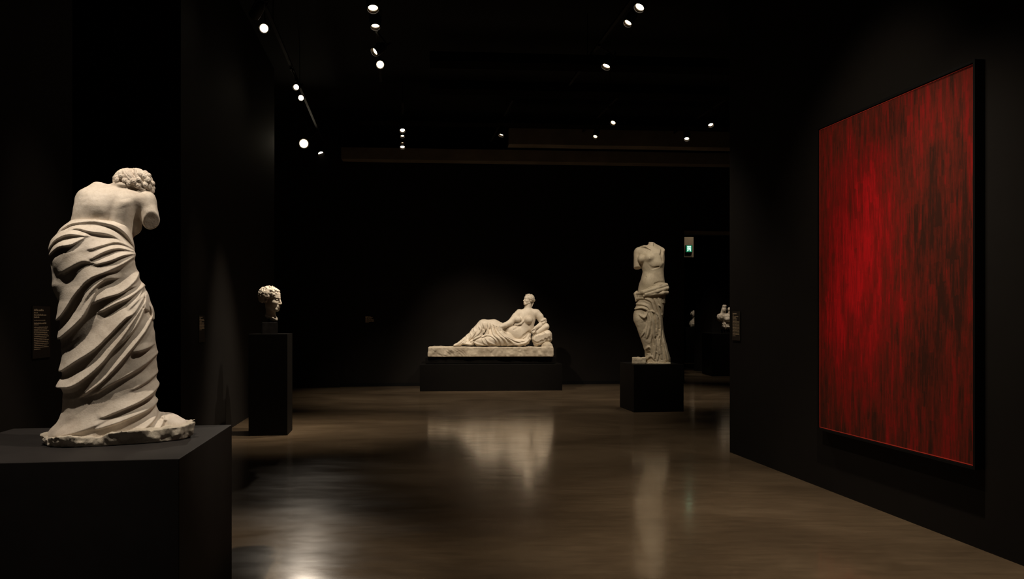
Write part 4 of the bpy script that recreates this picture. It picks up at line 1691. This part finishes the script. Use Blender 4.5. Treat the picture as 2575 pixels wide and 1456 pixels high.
    for i in range(11):
        a = -1.35 + 2.7 * i / 10
        ch.append(hf((.325 * math.sin(a), .10 - .39 * math.cos(a), .80 + .10 * math.cos(a))))
    f.chain(ch, .03 * q, 1.5)
    f.ell(hf((0, -.38, .44)), (.205 * q, .24 * q, .19 * q), 3, R, cut=True)
    f.to_object('hair', M_RECL, t, OX, row0, UPM)
    # drapery over the legs
    f = Field(440, 1480, -250, 190, 470, 860, 3.6)
    f.chain([(1120, 660, 40), (980, 590, 50), (860, 572, 45)], [98, 84, 70], 24)          # far thigh
    f.chain([(850, 570, 42), (760, 660, 30), (640, 760, 15), (560, 800, -10)], [68, 60, 44, 30], 18)   # far shin
    f.chain([(1140, 740, -60), (960, 748, -112), (790, 768, -122)], [90, 76, 54], 16)     # near thigh
    f.chain([(800, 772, -118), (880, 800, -40), (960, 805, 30)], [50, 46, 40], 12)        # near shin folded under
    f.ell((1250, 778, -30), (170, 52, 130), 30)
    f.ell((960, 680, -10), (90, 60, 70), 24)
    f.ell((690, 790, -40), (90, 30, 70), 14)
    f.chain([(1400, 690, -70), (1370, 760, -95), (1280, 805, -120)], [22, 30, 26], 20)
    f.chain([(1420, 680, -60), (1410, 740, -90), (1350, 800, -110)], [14, 18, 20], 10)
    f.chain([(1040, 640, -100), (1080, 665, -118), (1150, 715, -118), (1260, 775, -108)], [18, 24, 26, 22], 12)
    Rg = [
        ([(850, 560), (868, 620), (840, 680), (770, 720), (700, 765)], 30, 15, .6),
        ([(800, 590), (815, 640), (780, 690), (700, 745)], 24, 11, .6),
        ([(735, 620), (745, 670), (710, 720), (655, 765)], 22, 10, .6),
        ([(690, 660), (700, 700), (670, 740), (620, 780)], 20, 10, .6),
        ([(640, 700), (650, 740), (615, 780)], 18, 8, .6),
        ([(905, 545), (912, 620), (890, 680), (830, 715)], 26, 13, .6),
        ([(945, 560), (960, 630), (980, 690), (1040, 740), (1070, 810)], 30, 16, .6),
        ([(985, 570), (1005, 640), (1040, 690), (1110, 750), (1140, 815)], 26, 15, .6),
        ([(1020, 600), (1040, 650), (1090, 700), (1180, 760), (1220, 805)], 26, 15, .6),
        ([(1060, 650), (1110, 700), (1200, 745), (1300, 780)], 24, 14, .5),
        ([(1090, 640), (1160, 710), (1260, 755), (1340, 765)], 20, 10, .5),
        ([(1150, 815), (1250, 806), (1350, 790), (1400, 750)], 22, 10, .5),
        ([(720, 770), (780, 800), (870, 815)], 20, 10, .5),
        ([(745, 735), (800, 700), (860, 690), (960, 700)], 26, 9, .4),
        ([(870, 725), (910, 775), (990, 808)], 22, 9, .5),
        ([(830, 740), (860, 790), (930, 820)], 18, 8, .5),
        ([(940, 700), (990, 740), (1020, 800)], 22, 10, .5),
        ([(600, 790), (680, 805), (740, 815)], 18, 10, .5),
        ([(560, 795), (600, 760), (640, 735)], 16, 7, .5),
        ([(960, 560), (1040, 600), (1075, 660)], 20, 8, .6),
    ]
    Rg = [(r[0], r[1] * .95, r[2] * 1.45) + tuple(r[3:]) for r in Rg]
    f.folds(Rg, 24, 14, .5, power=.8, blur=1, y_mid=60, y_soft=40, trough=.5)
    f.d += f.noise3(40, 5, 2.5) + f.noise3(13, 6, 1.0)
    f.to_object('drapery', M_RECL, t, OX, row0, UPM)
    # sash crossing the chest, bracelet cloth at the elbow
    f = Field(1200, 1680, -200, 100, 440, 660, 3.4)
    for q_ in range(4):
        e = q_ * 8
        f.chain([(1350 - e * .2, 470 + e, -84), (1338, 512 + e * .6, -90), (1308, 540 + e * .7, -90), (1262, 552 + e * .8, -80), (1224, 552 + e * .9, -60)], [3, 5, 5.5, 5.5, 4], 5)
    f.to_object('sash', M_RECL, t, OX, row0, UPM)
    f = Field(1500, 1680, -200, 100, 440, 660, 3.4)
    f.chain([(1560, 520, -60), (1595, 500, -50), (1608, 530, -40), (1570, 550, -70)], [15, 20, 18, 14], 4)
    f.chain([(1580, 492, -40), (1612, 500, -30)], [13, 12], 4)
    f.to_object('armband', M_RECL, t, OX, row0, UPM)
    # bare foot
    f = Field(440, 660, -110, 90, 720, 850, 3.4)
    f.chain([(620, 780, -10), (560, 800, -12), (510, 812, -16)], [32, 24, 16], 12)
    for i in range(5):
        f.cap((512 - i * 2, 812 + i * .8, 4 - i * 10), (486 + i * 3, 816, 6 - i * 11), 7.5, 6 if i < 4 else 7.5, 3)
    f.to_object('foot', M_RECL, t, OX, row0, UPM)
    return t


def broken_group():
    YG = 21.3
    k0 = (1815 - W / 2) / F
    topz = CAMH - (838 - HOR) / F * 21.0
    UPM = 3.64 * F / YG
    wl = P(1790.5, 799, 20.85)
    wr = P(1860, 799, 20.85)
    plinth('dark plinth in the far room under the broken marble torso', (wl.x, 20.85, 0), wr.x - wl.x, 1.1, topz, M_PLINTHD, 0)
    t = thing('sculpture', 'broken pale marble torso with a raised arm stump in the far room', 'sculpture', (k0 * YG, YG, topz), 0)
    OX = (1815 - 1700) * 3.64
    row0 = (HOR + (CAMH - topz) / YG * F - 560) * 3.64
    f = Field(345, 640, -110, 110, 730, row0 - 12, 2.6)
    f.chain([(425, 850, 0), (436, 800, -5), (441, 765, -5)], [26, 20, 19], 10)
    f.plane((441, 752, 0), (0.1, -1, 0), (400, 700, -60), (500, 800, 60), 1)
    f.ell((398, 868, -12), (28, 36, 34), 10)
    f.ell((458, 878, 0), (50, 48, 42), 14)
    f.ell((405, 888, -48), (8, 8, 14), 3, cut=True)
    f.ell((462, 886, -38), (24, 20, 16), 8)
    f.ell((455, 940, 0), (44, 46, 40), 12)
    f.ell((520, 930, 10), (48, 60, 46), 12)
    f.chain([(500, 860, -10), (492, 830, -10), (488, 800, -8)], [24, 16, 14], 10)
    f.chain([(488, 800, -8), (486, 790, -6)], [17, 15], 4)
    for i in range(5):
        f.chain([(420 + i * 22, 925, -36), (432 + i * 20, 955, -42), (440 + i * 22, 975, -34)], [6, 8, 6], 4)
    f.d += f.noise3(16, 5, 3) + f.noise3(7, 6, 1)
    f.to_object('marble_torso', M_RECL, t, OX, row0, UPM)
    mb = MB()
    mb.box(((422 - OX) / UPM, -0.10, 0), ((560 - OX) / UPM, 0.10, (row0 - 978) / UPM + 0.02))
    mb.build('mount_block', M_STONEBLK, t, bevel=0.003)
    # the sliver of another bust past the doorway jamb
    YS = 27.3
    k1 = (1747 - W / 2) / F
    tz = CAMH - (823.5 - HOR) / F * YS
    wl = P(1724, 799, YS - .3)
    wr = P(1775, 799, YS - .3)
    plinth('dark plinth in the farthest room, mostly hidden behind the black partition', (wl.x, YS - .3, 0), wr.x - wl.x, 0.8, tz, M_PLINTHD, 0)
    t2 = thing('marble_head', 'small curly marble bust half hidden behind the black partition in the doorway', 'sculpture', (k1 * YS, YS, tz), 0)
    UPM = 3.64 * F / YS
    OX = (1747 - 1700) * 3.64
    row0 = (HOR + (CAMH - tz) / YS * F - 560) * 3.64
    f = Field(100, 250, -60, 60, 790, row0 + 6, 2.2)
    f.ell((166, 838, 0), (30, 30, 30), 0)
    for i in range(26):
        a, b = random.Random(i).uniform(0, 6.28), random.Random(i + 50).uniform(-.3, 1.4)
        f.ell((166 + 29 * math.cos(a) * math.cos(b), 836 - 28 * math.sin(b), 29 * math.sin(a) * math.cos(b)), (6, 6, 6), 2)
    f.cap((168, 855, 0), (168, 890, 0), 17, 20, 8)
    f.ell((172, 930, 0), (52, 46, 34), 12)
    for i in range(4):
        f.chain([(132 + i * 12, 900, -28), (128 + i * 14, 930, -36), (130 + i * 14, 955, -30)], [4, 6, 5], 3)
    f.d += f.noise3(14, 5, 2)
    f.plane((170, row0 - .5, 0), (0, 1, 0), (90, 700, -80), (260, row0 + 20, 80), 0)
    f.to_object('carved_bust', M_RECL, t2, OX, row0, UPM)


draped_statue()
bust()
torso_statue()
recliner()
broken_group()
